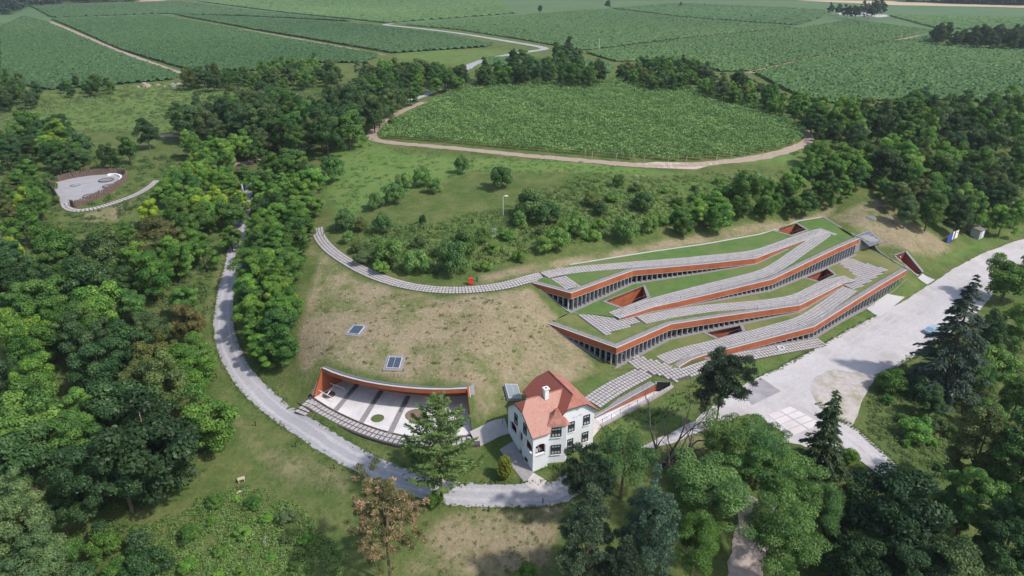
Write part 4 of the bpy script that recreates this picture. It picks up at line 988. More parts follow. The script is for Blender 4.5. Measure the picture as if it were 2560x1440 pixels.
# faint worn lettering on the bright gable (no longer readable), vent, rain pipe
lt = MB(); k = 0
for zx, zy in ((927, 692), (940, 688), (963, 684), (992, 664), (1005, 660), (1016, 656), (1028, 652)):
    c = vray(zx, zy, 1, .78); lt.box((c[0], .775, c[2]), (.16, .02, .22 if k % 2 else .3)); k += 1
lt.build('worn_lettering', M('faint_grey_paint', (.58,.59,.62), rough=.9), villa)
c = vray(975, 595, 1, .78); MB().box((c[0], .77, c[2]), (.5, .04, .3)).build('vent', M('vent_grey', (.45,.47,.52), rough=.8), villa)
MB().tube([(5.45, -.15, 6.7), (5.45, -.15, -.5)], .06, 6).build('rain_pipe', WHITE, villa); MB().tube([(2.33, .42, 6.5), (2.33, .42, -.5)], .05, 6).build('rain_pipe', FRM, villa)
# chairs in the loggia
for cx_, cy_, rz in ((ra_c-.25, .75, 2.6), (ra_c+.45, .95, 1.6)):
    Mx = villa.matrix_basis @ Matrix.Translation((cx_, cy_, 2.36)) @ Matrix.Rotation(rz, 4, 'Z')
    villa_m = Matrix.Translation((HP[0], HP[1], 0)) @ Matrix.Rotation(HA, 4, 'Z') @ Matrix.Translation((cx_, cy_, 2.36)) @ Matrix.Rotation(rz, 4, 'Z')
    o = bpy.data.objects.new('garden_chair', None); COL.objects.link(o); o.matrix_world = villa_m
    tag(o, 'white garden chair in the front arch of the loggia, '+('nearer the house corner' if rz > 2 else 'set further inside'), 'chair')
    MB().box((0, 0, .45), (.5, .5, .05)).build('seat', WHITE, o); MB().box((0, .24, .78), (.5, .05, .6)).build('backrest', WHITE, o)
    for a, b in ((-.22, -.22), (.22, -.22), (-.22, .22), (.22, .22)): MB().tube([(a, b, 0), (a, b, .43)], .025, 5).build('leg', WHITE, o)
# outside stairs, patio
def vw(p, q): ca, sa = math.cos(HA), math.sin(HA); return np.array([HP[0]+p*ca-q*sa, HP[1]+p*sa+q*ca])
stair = bpy.data.objects.new('stairs', None); COL.objects.link(stair); stair.matrix_world = Matrix.Translation((HP[0], HP[1], 0)) @ Matrix.Rotation(HA, 4, 'Z'); tag(stair, 'grey stone stairs climbing along the side wall of the villa', 'stairs')
stn = M('stair_stone', (.30,.28,.275), (.42,.40,.39), 2, .9, .2)
for i in range(9): MB().box((-.95, 4.6+i*.36+1.6, .12+i*.23-.6), (1.5, .35, 1.2+.22)).build('step', stn if i % 2 else CAP, stair)
MB().tube([(-.25, 9.3, 2.3), (-.25, 9.3, 3.3)], .04, 5).build('rail_post', DARK, stair)
sheet('patio', [vw(-.05, 6.1), vw(-2.6, 5.6), vw(-1.9, -1.2), vw(-.05, -.1)], M('shaded_patio_stone', (.26,.245,.25), (.36,.34,.345), 1.5, .9, .15), off=.09, kind='structure', label='stone patio along the side of the villa, coloured dark for its shade', cat='patio')  # stone darkened to stand for the shade beside the villa wall
sheet('patio', [vw(-1.9, -1.25), vw(-1.2, -3.3), vw(1.1, -2.2), vw(-.05, -.15)], M('patio_light', (.46,.42,.40), (.56,.52,.50), 1.2, .9, .15), off=.095, kind='structure', label='pale stone landing at the front corner of the villa', cat='patio')
strip('garden_walk', smooth_line(gp([(1185,1100),(1215,1086),(1240,1072),(1268,1066)]), 1), 2.6, M('walk_grey', (.36,.33,.33), (.45,.42,.42), 1, .9, .15), off=.08, kind='structure', label='grey walk linking the sunken court with the villa', cat='path')

# ------------------------------------------------------------------ stake-fenced enclosure on the spur
FEN = [(150,508),(140,488),(125,468),(122,461),(175,447),(225,439),(270,436),(308,435),(321,443),(306,462),(276,482),(226,506),(192,520),(178,516)]
fl = smooth_line(gp(FEN), 2); ZE = float(np.mean([T(*p) for p in fl]))
sheet('yard_floor', [p for p in fl]+[], M('grey_yard', (.30,.29,.31), (.38,.37,.39), .6, .95, .1), off=.07, kind='structure', label='smooth grey floor inside the stake fence', cat='yard')
fence = empty('stake_fence', (fl[0][0], fl[0][1], ZE), label='curved palisade of brown wooden stakes round the grey yard', cat='fence')
fo = Vector((fl[0][0], fl[0][1], ZE))
WOOD = M('weathered_stakes', (.11,.075,.065), (.22,.155,.13), 3, .95, .4)
st = MB().tube([(0, 0, -.3), (.02, .01, 1.2), (-.015, .02, 2.05)], [.10, .09, .06], 6).mesh('stake', WOOD)
FP = resample(np.column_stack([fl, np.zeros(len(fl))]), .36)
for i, p in enumerate(FP):
    o = bpy.data.objects.new('stake', st); COL.objects.link(o); o.parent = fence
    o.location = Vector((p[0]+rnd.uniform(-.04, .04), p[1]+rnd.uniform(-.04, .04), T(p[0], p[1])))-fo
    s_ = rnd.uniform(.80, .92); o.scale = (1.7, 1.7, s_); o.rotation_euler = (rnd.uniform(-.05, .05), rnd.uniform(-.05, .05), rnd.uniform(0, 6))
for h in (.6, 1.5):
    MB().tube([(p[0]-fo.x, p[1]-fo.y, T(p[0], p[1])+h-fo.z) for p in FP[::3]], .05, 5).build('rail', WOOD, fence)
for px, py, r, lb in ((266,452,1.9,'raised dark hearth ring beside the white curved bench'), (272,467,1.5,'dark hearth ring half hidden behind the stakes'), (228,492,1.9,'dark hearth ring nearest the front stakes'), (188,464,1.3,'faint flat ring in the middle of the grey yard')):
    p = hit(px, py); h = .12 if 'faint' in lb else .38
    ho = empty('hearth', tuple(p), label=lb, cat='hearth')
    ring = [(r*math.cos(t), r*math.sin(t)) for t in np.linspace(0, 2*math.pi, 25)]
    band('rim', np.array(ring)*.86, np.array(ring), np.full(25, -.1), np.full(25, h), M('hearth_rim', (.12,.11,.115), (.18,.17,.175), 3, .9), ho)
    MB().prism(ring[:-1], -.1, h*.6).build('bed', M('hearth_bed', (.20,.195,.21), (.27,.26,.275), 3, .95), ho)
be = smooth_line(np.array([hit(*p) for p in ((270,441),(275,438),(290,438),(300,441),(305,446),(300,452))]), 2)
bo = empty('curved_bench', tuple(be[0]), label='white curved bench along the back stakes of the yard', cat='bench')
bi = offs(be, .25); b2 = offs(be, -.25); bz = np.array([T(*p[:2]) for p in be])-be[0][2]
ob_ = band('seat', bi-be[0][:2], b2-be[0][:2], bz-.1, bz+.5, WHITE, bo)
pl_ = [(392,452),(372,470),(340,488),(300,503),(255,518),(215,526),(185,528),(165,520),(160,508)]
line = gp(pl_); wk = strip('paved_path', smooth_line(line, 2), 1.9, JOINT, off=.07, step=1.2, kind='structure', label='narrow curved path of pale pavers outside the stake fence', cat='path')
lay(wk, paver_rows(line, 2, .85, TT), TT, 130, size=(1.15, 1.25), lift=.09)

# ------------------------------------------------------------------ small things
p = hit(2441, 592); sh = empty('shed', tuple(p), R(35), label='small grey shed with a flat sloping roof by the wood edge', cat='shed')
GRY = M('grey_boards', (.36,.38,.40), (.44,.46,.48), 2, .8)
MB().prism([(-1.4, -1.1), (1.4, -1.1), (1.4, 1.1), (-1.4, 1.1)], -.3, [2.2, 2.2, 2.5, 2.5]).build('wall', GRY, sh)
MB().prism([(-1.65, -1.4), (1.65, -1.4), (1.65, 1.35), (-1.65, 1.35)], [2.21, 2.21, 2.52, 2.52], [2.33, 2.33, 2.64, 2.64]).build('roof', M('felt_roof', (.17,.145,.145), (.24,.21,.21), 2, .9), sh)
dr = MB().box((.4, -1.115, 1.0), (.8, .03, 1.9)).build('door', WHITE, sh); MB().box((.7, -1.14, 1.0), (.05, .03, .14)).build('handle', DARK, dr)
MB().box((1.415, 0, 1.4), (.03, 1.1, .8)).build('window', WHITE, sh)
BLUE = M('blue_panel', (.05,.075,.36), (.07,.10,.42), 3, .5); PALE = M('print_pale', (.75,.73,.76), (.80,.79,.80), 3, .5)
for (px, py), rz, w, mt, lb, h in (((2371,608), R(20), 1.5, BLUE, 'blue information board on posts at the wood edge', 2.5), ((2378,606), R(35), .8, PALE, 'narrow white information board between two others', 2.9), ((2386,605), R(35), 1.5, PALE, 'wide white information board with a grey emblem', 3.1)):
    p = hit(px, py); o = empty('information_board', tuple(p), rz, label=lb, cat='sign', group='information boards at the wood edge')
    for s in (-1, 1): MB().tube([(s*w*.4, .06, -.3), (s*w*.4, .06, h)], .05, 6).build('post', STEEL, o)
    MB().box((0, 0, h-1.05), (w, .06, 2.1)).build('panel', mt, o)
    if 'emblem' in lb:
        MB().box((.15, -.035, h-.55), (.42, .012, .42)).build('emblem', M('emblem_grey', (.25,.28,.36), rough=.6), o); MB().box((-.72, -.035, h-1.2), (.10, .012, 1.7)).build('stripe', M('stripe_pink', (.45,.22,.32), rough=.6), o)
# red hydrant cabinet by the path
p = hit(1177, 712); o = empty('hydrant_cabinet', tuple(p), .15, label='bright red hydrant cabinet beside the curved paved path', cat='cabinet')
RED = M('signal_red', (.62,.045,.03), (.68,.06,.04), 2, .45)
MB().box((0, 0, .75), (.85, .45, 1.1)).build('body', RED, o); MB().box((0, 0, 1.34), (.95, .55, .08)).build('lid', RED, o); MB().box((0, -.235, .75), (.7, .02, .95)).build('door', RED, o); MB().box((.28, -.26, .8), (.05, .04, .15)).build('handle', DARK, o); MB().box((0, 0, .1), (.6, .3, .22)).build('base', DARK, o)
p = hit(1193, 703); o = empty('hydrant', tuple(p), label='slim blue-grey hydrant post next to the red cabinet', cat='hydrant')
MB().tube([(0, 0, -.1), (0, 0, .9)], .12, 8).build('barrel', M('hydrant_blue', (.06,.07,.12), rough=.5), o); MB().tube([(0, 0, .9), (0, 0, 1.02)], [.15, .05], 8).build('cap', DARK, o); MB().tube([(-.2, 0, .65), (.2, 0, .65)], .06, 6).build('outlet', STEEL, o)
p = hit(1258, 540); o = empty('lamp_post', tuple(p), label='tall thin white lamp post among the meadow shrubs', cat='lamp')
MB().tube([(0, 0, -.3), (0, 0, 4.6)], [.06, .045], 6).build('pole', WHITE, o); MB().tube([(0, 0, 4.55), (.1, 0, 4.75), (.75, 0, 4.8)], .05, 5).build('arm', WHITE, o); MB().box((.75, 0, 4.78), (.75, .35, .16)).build('lamp_head', WHITE, o)
p = hit(608, 482); o = empty('marker_post', tuple(p), label='short white marker post where the drive enters the wood', cat='post')
MB().box((0, 0, 1.1), (.3, .3, 2.4)).build('post', WHITE, o); MB().add([(-.16, -.16, 2.3), (.16, -.16, 2.3), (.16, .16, 2.3), (-.16, .16, 2.3), (0, 0, 2.5)], [(0, 1, 4), (1, 2, 4), (2, 3, 4), (3, 0, 4)]).build('cap', WHITE, o)
# low path lights
spots = [(640,1065,'by the bend of the drive'),(740,1118,'on the mown bank below the drive'),(836,1172,'further along the mown bank'),(1221,1278,'on the straw-coloured bank under the drive'),(1357,1258,'in the dry grass by the dark pine'),(520,775,'beside the upper drive'),(542,945,'where the drive leaves the wood'),(1050,682,'above the middle of the curved paved path'),(915,668,'above the left arm of the curved paved path'),(810,590,'at the upper end of the curved paved path')]
for px, py, w in spots:
    p = hit(px, py); o = empty('path_light', tuple(p), label='short black path light '+w, cat='path light', group='low path lights')
    MB().tube([(0, 0, -.2), (0, 0, .85)], .07, 6).build('post', DARK, o); MB().box((0, -.12, .82), (.14, .36, .10)).build('lamp_head', DARK, o)
# cut timber on the mown bank
TIM = M('fresh_timber', (.42,.35,.25), (.55,.47,.35), 3, .85)
p = hit(604, 1203); o = empty('timber_stool', tuple(p), .5, label='rough timber stool left on the mown bank', cat='stool')
MB().box((0, 0, .5), (1.0, .6, .1)).build('seat', TIM, o)
for s in (-1, 1): MB().box((s*.38, 0, .22), (.12, .5, .48)).build('leg', TIM, o)
for i, (dx, dy, rz) in enumerate(((0, 0, .4), (.35, -.15, .7), (-.1, -.35, 1.2))):
    p = hit(603, 1226); o = empty('timber_board', (p[0]+dx, p[1]+dy, p[2]+.03+.05*i), rz, label='short pale board '+['lowest', 'in the middle', 'uppermost'][i]+' in the little heap below the stool', cat='board', group='boards on the mown bank')
    MB().box((0, 0, .03), (1.1, .16, .045)).build('board', TIM, o); MB().box((.48, 0, .075), (.08, .2, .04)).build('cleat', TIM, o)
# field pole in the far vineyard
p = hit(1497, 128); o = empty('field_pole', tuple(p), label='thin white pole standing in the far vineyard', cat='pole')
MB().tube([(0, 0, -.3), (0, 0, 7)], [.14, .08], 6).build('mast', WHITE, o); MB().box((0, 0, 6.9), (.9, .12, .12)).build('crossarm', WHITE, o)
# parked car under the big spruce
p = hit(2332, 832); car = empty('parked_car', tuple(p), R(30), label='light blue car parked in the shade of the big spruce', cat='car')
CB = M('light_blue_paint', (.30,.42,.52), rough=.3, spec=.6)
prof = [(-2.0, .35), (2.0, .35), (2.05, .75), (1.15, .95), (.55, 1.42), (-1.1, 1.45), (-1.75, .98), (-2.05, .9)]
V = [(x, s*(.82 if z < 1.1 else .68), z) for s in (-1, 1) for x, z in prof]; nP = len(prof)
body = MB().add(V, [tuple(range(nP)), tuple(range(2*nP-1, nP-1, -1))]+[(i, i+nP, (i+1) % nP+nP, (i+1) % nP) for i in range(nP)]).mesh('body', CB); recalc(body); ob('body', body, car)
MB().add([(1.1, -.66, .99), (1.1, .66, .99), (.58, .62, 1.40), (.58, -.62, 1.40)], [(0, 1, 2, 3)]).build('windscreen', GLASS, car)
for s in (-1, 1):
    MB().box((-.25, s*.765, 1.15), (1.5, .03, .32)).build('side_window', GLASS, car)
    MB().box((1.98, s*.6, .68), (.1, .3, .14)).build('headlight', WHITE, car)
    for x in (-1.25, 1.3):
        w_h = MB().tube([(x, s*.70, .33), (x, s*.86, .33)], .33, 14).build('wheel', DARK, car); MB().tube([(x, s*.861, .33), (x, s*.875, .33)], .19, 10).build('rim', STEEL, w_h)
# ------------------------------------------------------------------ plants: leaf clouds
def unit(v): return v/np.maximum(np.linalg.norm(v, axis=1), 1e-9)[:, None]
def quads(P, N, size, aspect, rng, along=None):
    """one folded-flat leaf spray per point: a rhombus of given length"""
    n = len(P); t = along if along is not None else np.cross(N, unit(rng.normal(size=(n, 3))))
    t = unit(t); b = unit(np.cross(N, t)); s = size*rng.uniform(.7, 1.3, n)
    V = np.empty((n, 4, 3)); V[:, 0] = P-t*(s/2)[:, None]; V[:, 2] = P+t*(s/2)[:, None]
    V[:, 1] = P+b*(s*aspect/2)[:, None]; V[:, 3] = P-b*(s*aspect/2)[:, None]
    return V.reshape(-1, 3), np.arange(4*n).reshape(-1, 4)
def clump_leaves(C, Rr, per, size, rng, flat=.75, up=.35, aspect=.62, needle=False, jitter=.25):
    n = len(C); cnt = np.maximum(12, (per*(Rr/np.mean(Rr))**2)).astype(int); k = np.repeat(np.arange(n), cnt); m = len(k)
    d = unit(rng.normal(size=(m, 3))); low = (d[:, 2] < -.25) & (rng.random(m) < .7); d[low, 2] *= -1
    rr = Rr[k]*(1-np.abs(rng.normal(0, jitter, m)))
    P = C[k]+d*rr[:, None]*np.array([1, 1, flat])
    N = unit(d+rng.normal(0, .55, (m, 3))+np.array([0, 0, up]))
    al = None
    if needle: al = unit(d+rng.normal(0, .45, (m, 3))+np.array([0, 0, .25]))
    V, Fc = quads(P, N, size, aspect, rng, al)
    ct = rng.random(n); tone = np.clip(ct[k]*.6+.2+rng.normal(0, .13, m), 0, 1)
    return V, Fc, np.repeat(tone, 4)
def crown_centres(rng, n, Rx, Rz, zc, lump=.3, shell=.45, low=-.8):
    out = []
    ph = rng.uniform(0, 6.28, 6)
    while len(out) < n:
        d = rng.normal(size=3); d /= np.linalg.norm(d)
        if d[2] < low: continue
        th = math.atan2(d[1], d[0])
        l = 1+lump*(math.sin(2*th+ph[0])*.5+math.sin(3*th+ph[1])*.35+math.sin(4*d[2]+ph[2]+th)*.4)
        r = (shell+(1-shell)*rng.random()**.6)*l
        out.append((d[0]*Rx*r, d[1]*Rx*r, zc+d[2]*Rz*r))
    return np.array(out)
def limbs(rng, H, zc, targets, r0, n=9, lean=0.0, bark=BARK, forks=True, name='trunk'):
    m = MB(); top = Vector((lean*H, rng.normal()*.02*H, zc+ (H-zc)*.35))
    pts = [Vector((0, 0, -.6)), Vector((0, 0, .1)), Vector((lean*H*.35, 0, H*.25)), Vector((lean*H*.7, 0, H*.5)), top]
    m.tube(pts, [r0*1.5, r0*1.15, r0*.85, r0*.6, r0*.15], 7)
    idx = rng.choice(len(targets), min(n, len(targets)), replace=False)
    for i in idx:
        t = Vector(targets[i]); z = max(H*.18, min(t.z*.7, H*.6)); f = min(1, z/max(top.z, .1)); s = Vector((lean*z, 0, z))
        mid = s.lerp(t, .55)+Vector((0, 0, .06*H)); m.tube([s, mid, t], [r0*.5*(1-f*.4), r0*.28, r0*.06], 5, cap=False)
    return m.mesh(name, bark, True)
PROTO = {}
def proto(key, crown, trunk): PROTO.setdefault(key, []).append((crown, trunk))
def make_broadleaf(key, seed, H=10, Rx=4.4, nc=56, per=300, size=.33, zc=.52, rz=.47, lump=.3, cr=(.2, .34), r0=.2, flat=.75, aspect=.62, low=-.8, shell=.45, lean=0.0, up=.35, mat=LEAF):
    rng = np.random.default_rng(seed)
    C = crown_centres(rng, nc, Rx*.8, H*rz*.85, H*zc, lump, shell, low); C[:, 2] = np.maximum(C[:, 2], Rx*.16); C[:, 0] += lean*C[:, 2]
    Rr = Rx*rng.uniform(*cr, nc); V, Fc, tone = clump_leaves(C, Rr, per, size, rng, flat, up, aspect)
    proto(key, npmesh('crown', V, Fc, mat, False, tone), limbs(rng, H, H*zc, C, r0, lean=lean))
for s in range(7): make_broadleaf('broad', 100+s, lump=.28+.07*s, nc=(58, 50, 62, 40, 56, 66, 46)[s], size=(.33, .27, .38, .34, .30, .26, .42)[s], per=(300, 400, 240, 280, 340, 430, 210)[s], cr=((.2, .34), (.16, .36), (.18, .30), (.2, .32), (.15, .30), (.14, .28), (.2, .36))[s], flat=(.75, .6, .85, .7, .55, .8, .65)[s])
for s in range(3): make_broadleaf('tall', 120+s, H=13, Rx=4.3, nc=68, per=300, rz=.46, zc=.53, size=.34)
for s in range(4): make_broadleaf('shrub', 140+s, H=4, Rx=2.5, nc=30, per=190, size=.27, zc=.46, rz=.46, cr=(.24, .38), r0=.09, low=-.6)
for s in range(2): make_broadleaf('airy', 160+s, H=13, Rx=5.2, nc=70, per=330, size=.24, zc=.60, rz=.38, lump=.45, cr=(.15, .27), aspect=.5, flat=.55, r0=.22, shell=.3)
for s in range(2): make_broadleaf('fine', 170+s, H=11, Rx=5.2, nc=70, per=340, size=.27, zc=.62, rz=.38, lump=.22, cr=(.17, .28), aspect=.36, flat=.8, r0=.24, shell=.5)
for s in range(2): make_broadleaf('poplar', 180+s, H=17, Rx=4.6, nc=84, per=360, size=.27, zc=.58, rz=.44, lump=.3, cr=(.16, .26), r0=.25, aspect=.75)
def make_pine(key, seed, H=14, Rx=4.4, nc=70, per=120, size=.5, zc=.62, rz=.36, mat=NEEDLE, cr=(.13, .22), lean=0.0, shell=.35, low=-.7, flat=.6, taper=0.0):
    rng = np.random.default_rng(seed)
    C = crown_centres(rng, nc, Rx*.88, H*rz*.9, H*zc, .4, shell, low)
    if taper: f = 1-taper*np.clip((C[:, 2]-H*.3)/(H*.7), 0, 1); C[:, 0] *= f; C[:, 1] *= f
    C[:, 0] += lean*C[:, 2]; Rr = Rx*rng.uniform(*cr, nc)
    V, Fc, tone = clump_leaves(C, Rr, per, size, rng, flat, .2, .2, True, .35)
    proto(key, npmesh('crown', V, Fc, mat, False, tone), limbs(rng, H, H*zc, C, .2, n=26, lean=lean))
make_pine('pine', 200, nc=110, per=150); make_pine('pine', 201, nc=150, per=170, cr=(.15,.24))
make_pine('bluepine', 210, H=17, Rx=5.6, nc=170, per=200, size=.46, cr=(.10, .17), zc=.55, rz=.46, shell=.5, taper=.45)
make_pine('dying', 220, H=17, Rx=5.4, nc=190, per=90, size=.42, mat=DYING, cr=(.07, .12), zc=.62, rz=.36, low=-.9, shell=.3)
def make_spruce(key, seed, H=20, Rx=5.0, whorls=30, nb=7, droop=.35, size=.62, rise=0.0, z0=.10, dens=2.6, power=.85, mat=NEEDLE, gap=.35, width=.9):
    rng = np.random.default_rng(seed); P = []; A = []; N = []; tn = []; br = MB()
    for w in range(whorls):
        f = (w+.5)/whorls; z = H*(z0+(1-z0)*f); L0 = Rx*(1-f)**power+.25
        for b in range(nb):
            if rng.random() < gap*.3: continue
            L = L0*rng.uniform(1-gap, 1.12); th = rng.uniform(0, 6.283); d = np.array([math.cos(th), math.sin(th), 0]); side = np.array([-d[1], d[0], 0])
            n = max(4, int(L*dens*5)); t = np.sqrt(rng.random(n))*.92+.08; sl = rise*(1-.3*f)
            pos = d*(t*L)[:, None]+np.array([0, 0, z])+np.array([0, 0, 1.0])*((sl*t-droop*(t**1.7))*L)[:, None]
            spread = (1-t*.75)*L*.20*width; o = rng.normal(0, 1, n)*spread
            pos += side*o[:, None]; pos[:, 2] += -np.abs(o)*.25+rng.normal(0, .07, n)
            al = unit(d*1.0+side*(np.sign(o)*.7)[:, None]+np.array([0, 0, -.35+sl])+rng.normal(0, .25, (n, 3)))
            P.append(pos); A.append(al); N.append(unit(np.array([0, 0, 1.0])+rng.normal(0, .4, (n, 3)))); tn.append(np.clip(rng.random()*.5+.25+rng.normal(0, .1, n), 0, 1))
            if L > 1.2 and b % 2 == 0:
                q = [(0, 0, z)]+[tuple(d*L*t_+np.array([0, 0, z+(sl*t_-droop*t_**1.7)*L])) for t_ in (.4, .85)]; br.tube(q, [.05, .035, .01], 4, cap=False)
    P = np.vstack(P); V, Fc = quads(P, np.vstack(N), size, .32, rng, np.vstack(A)); tone = np.repeat(np.concatenate(tn), 4)
    br.tube([(0, 0, -.8), (0, 0, H*.4), (0, 0, H*.985)], [H*.016, H*.010, .03], 7)
    proto(key, npmesh('crown', V, Fc, mat, False, tone), br.mesh('trunk', BARK, True))
make_spruce('spruce', 300, H=22, Rx=7.0, whorls=30, nb=9, droop=.30, size=.75, dens=3.6, gap=.45)
make_spruce('slimspruce', 310, H=14, Rx=3.7, whorls=26, nb=8, droop=.38, size=.6, dens=3.6, gap=.4)
make_spruce('larch', 320, H=18, Rx=7.0, whorls=26, nb=8, droop=-.16, rise=.42, size=.58, dens=3.8, z0=.14, power=.58, mat=LEAF, gap=.62, width=.62)
make_spruce('thuja', 330, H=3, Rx=.75, whorls=18, nb=12, droop=-.9, rise=.3, size=.26, dens=6, z0=.02, power=.5, mat=LEAF, gap=.2)

TINT = {'dark': (0.049,0.108,0.031), 'mid': (0.083,0.180,0.037), 'fresh': (0.133,0.265,0.047), 'bright': (.155,.290,.052), 'yellow': (0.265,0.376,0.039), 'blue': (0.066,0.136,0.047), 'grey': (0.101,0.159,0.056), 'olive': (0.123,0.156,0.044), 'deep': (0.036,0.081,0.027), 'needle': (0.036,0.069,0.031), 'bluepine': (0.101,0.151,0.088), 'larch': (.125,.215,.062), 'brown': (0.159,0.164,0.061)}
ADJ = {'dark': 'dark green', 'mid': 'mid green', 'fresh': 'fresh green', 'bright': 'light green', 'yellow': 'yellow-green', 'blue': 'bluish dark green', 'grey': 'grey-green', 'olive': 'olive green', 'deep': 'very dark green', 'brown': 'brownish'}
NTREE = {}
def plant(name, key, xyz, H, tint, label, cat='tree', group=None, widen=1.0, rz=None, var=None, trunk=True):
    pr = PROTO[key]; c, t = pr[(rnd.randrange(len(pr)) if var is None else var) % len(pr)]
    base = {'broad': 10, 'tall': 13, 'shrub': 4, 'airy': 13, 'fine': 11, 'poplar': 17, 'pine': 14, 'bluepine': 17, 'dying': 17, 'spruce': 22, 'slimspruce': 14, 'larch': 18, 'thuja': 3}[key]
    s = H/base
    e = empty(name, (xyz[0], xyz[1], xyz[2]-.05), rnd.uniform(0, 6.28) if rz is None else rz, label=label, cat=cat, group=group)
    e.scale = (s*widen, s*widen, s)
    k = rnd.uniform(.82, 1.2); q = TINT[tint] if isinstance(tint, str) else tint
    o = ob('crown', c, e); o.color = (q[0]*k*rnd.uniform(.9, 1.12), q[1]*k, q[2]*k*rnd.uniform(.85, 1.15), 1)
    if trunk: ob('trunk', t, e)
    NTREE[name] = NTREE.get(name, 0)+1
    TREES.append((xyz[0], xyz[1], H*.35*widen))
    return e
TREES = []
def at_mid(px, py, H, frac=.55):
    return hit(px, py, H*frac)
def single(name, key, px, py, H, tint, label, frac=.55, **k):
    p = at_mid(px, py, H, frac)
    if p is None: return
    return plant(name, key, (p[0], p[1], T(p[0], p[1])), H, tint, label, **k)
def based(name, key, px, py, H, tint, label, **k):
    p = hit(px, py); return plant(name, key, p, H, tint, label, **k)

# --- single trees of the foreground
based('larch_tree', 'larch', 1105, 1256, 17.5, 'larch', 'feathery light green larch in front of the sunken court', widen=.95)
based('pine_tree', 'dying', 978, 1462, 18, 'brown', 'half dead pine with russet needles at the lower edge', widen=1.0)
single('pine_tree', 'pine', 1468, 1205, 14, (.05,.085,.045), 'dark ivy-clad pine at the front corner of the villa', widen=.72)
single('ornamental_tree', 'fine', 1560, 1160, 11, (.085,.165,.058), 'round fine-leaved green tree beside the villa', widen=.95)
based('pine_tree', 'pine', 1785, 1092, 16.5, (.05,.085,.052), 'tall dark pine beside the forecourt corner', widen=.72, var=1)
single('pine_tree', 'bluepine', 1468, 1370, 17, 'bluepine', 'big blue-grey pine at the bottom edge, left of its twin', widen=.85)
single('pine_tree', 'bluepine', 1625, 1340, 19, 'bluepine', 'spire-topped blue-grey pine at the bottom edge', widen=.72)
single('pine_tree', 'bluepine', 1560, 1470, 14, (.05,.085,.055), 'lower blue-grey pine between its two taller neighbours', widen=.8)
single('locust_tree', 'airy', 1815, 1110, 13, (.10,.195,.052), 'airy locust tree next to the tall dark pine', widen=.95)
single('locust_tree', 'airy', 1775, 1230, 14, (.10,.195,.052), 'broad airy locust tree right of the blue-grey pines', widen=1.15)
single('locust_tree', 'airy', 1955, 1210, 13, (.10,.195,.052), 'airy locust tree leaning over the garden path', widen=1.1)
single('locust_tree', 'airy', 1960, 1350, 13, (.10,.195,.052), 'broad locust tree beside the garden path at the bottom', widen=1.1)
single('locust_tree', 'airy', 1740, 1360, 12, 'mid', 'shaded locust tree at the bottom edge', widen=.85)
single('locust_tree', 'airy', 1905, 1125, 12.5, (.085,.17,.048), 'mid green locust tree screening the corner of the forecourt', widen=.95)
single('locust_tree', 'airy', 2055, 1275, 10, (.07,.145,.042), 'lower locust tree between the slender spruce and the very dark tree', widen=1.0)
single('locust_tree', 'airy', 1850, 1180, 11, 'mid', 'lower locust tree between the pine and the garden path', widen=.7)
based('spruce_tree', 'slimspruce', 2042, 1182, 14.5, 'needle', 'dark slender spruce standing before the old concrete plates', widen=1.05)
single('broadleaf_tree', 'broad', 2235, 1300, 13, 'deep', 'very dark round tree at the bottom right', widen=1.15, frac=.5)
based('spruce_tree', 'spruce', 2352, 978, 22.5, (.052,.085,.052), 'huge dark spruce on the edge of the white road', widen=1.0)
single('broadleaf_tree', 'broad', 2525, 690, 11, 'mid', 'round tree on the outer edge of the white road', widen=1.05)
for px, py, H, tn, lb in ((2450,1130,17,'olive','tall loose olive green tree above the bottom right corner'),(2540,1180,18,'mid','tall tree cut by the right picture edge near the corner'),(2420,1260,15,'mid','loose tree behind the very dark round tree'),(2520,1360,16,'dark','dark tree in the bottom right corner'),(2380,1430,12,'grey','grey-green tree at the bottom edge, near the corner'),(2140,1420,9,'deep','low very dark tree at the bottom edge'),(2290,1420,10,'deep','dark tree in front of the very dark round tree')):
    single('broadleaf_tree', 'poplar' if H > 14 else 'broad', px, py, H, tn, lb, widen=1.0)
# --- the bottom left
single('poplar_tree', 'poplar', 55, 1340, 18, 'grey', 'tall pale-leaved poplar in the bottom left corner', widen=1.0)
single('poplar_tree', 'poplar', 95, 1455, 16, 'grey', 'pale-leaved poplar cut by the bottom edge', widen=.9)
single('broadleaf_tree', 'broad', 370, 1120, 15, 'deep', 'large blackish green tree with a broad shady crown', widen=1.12, var=2)
single('broadleaf_tree', 'broad', 300, 1180, 13, 'deep', 'blackish green tree just behind the broad shady crown', widen=1.0)
single('broadleaf_tree', 'broad', 515, 1050, 11, 'fresh', 'fresh green tree overhanging the bank below the drive', widen=.9)
single('broadleaf_tree', 'tall', 410, 960, 13, 'grey', 'half bare grey-green tree in the wood by the drive', widen=.85)
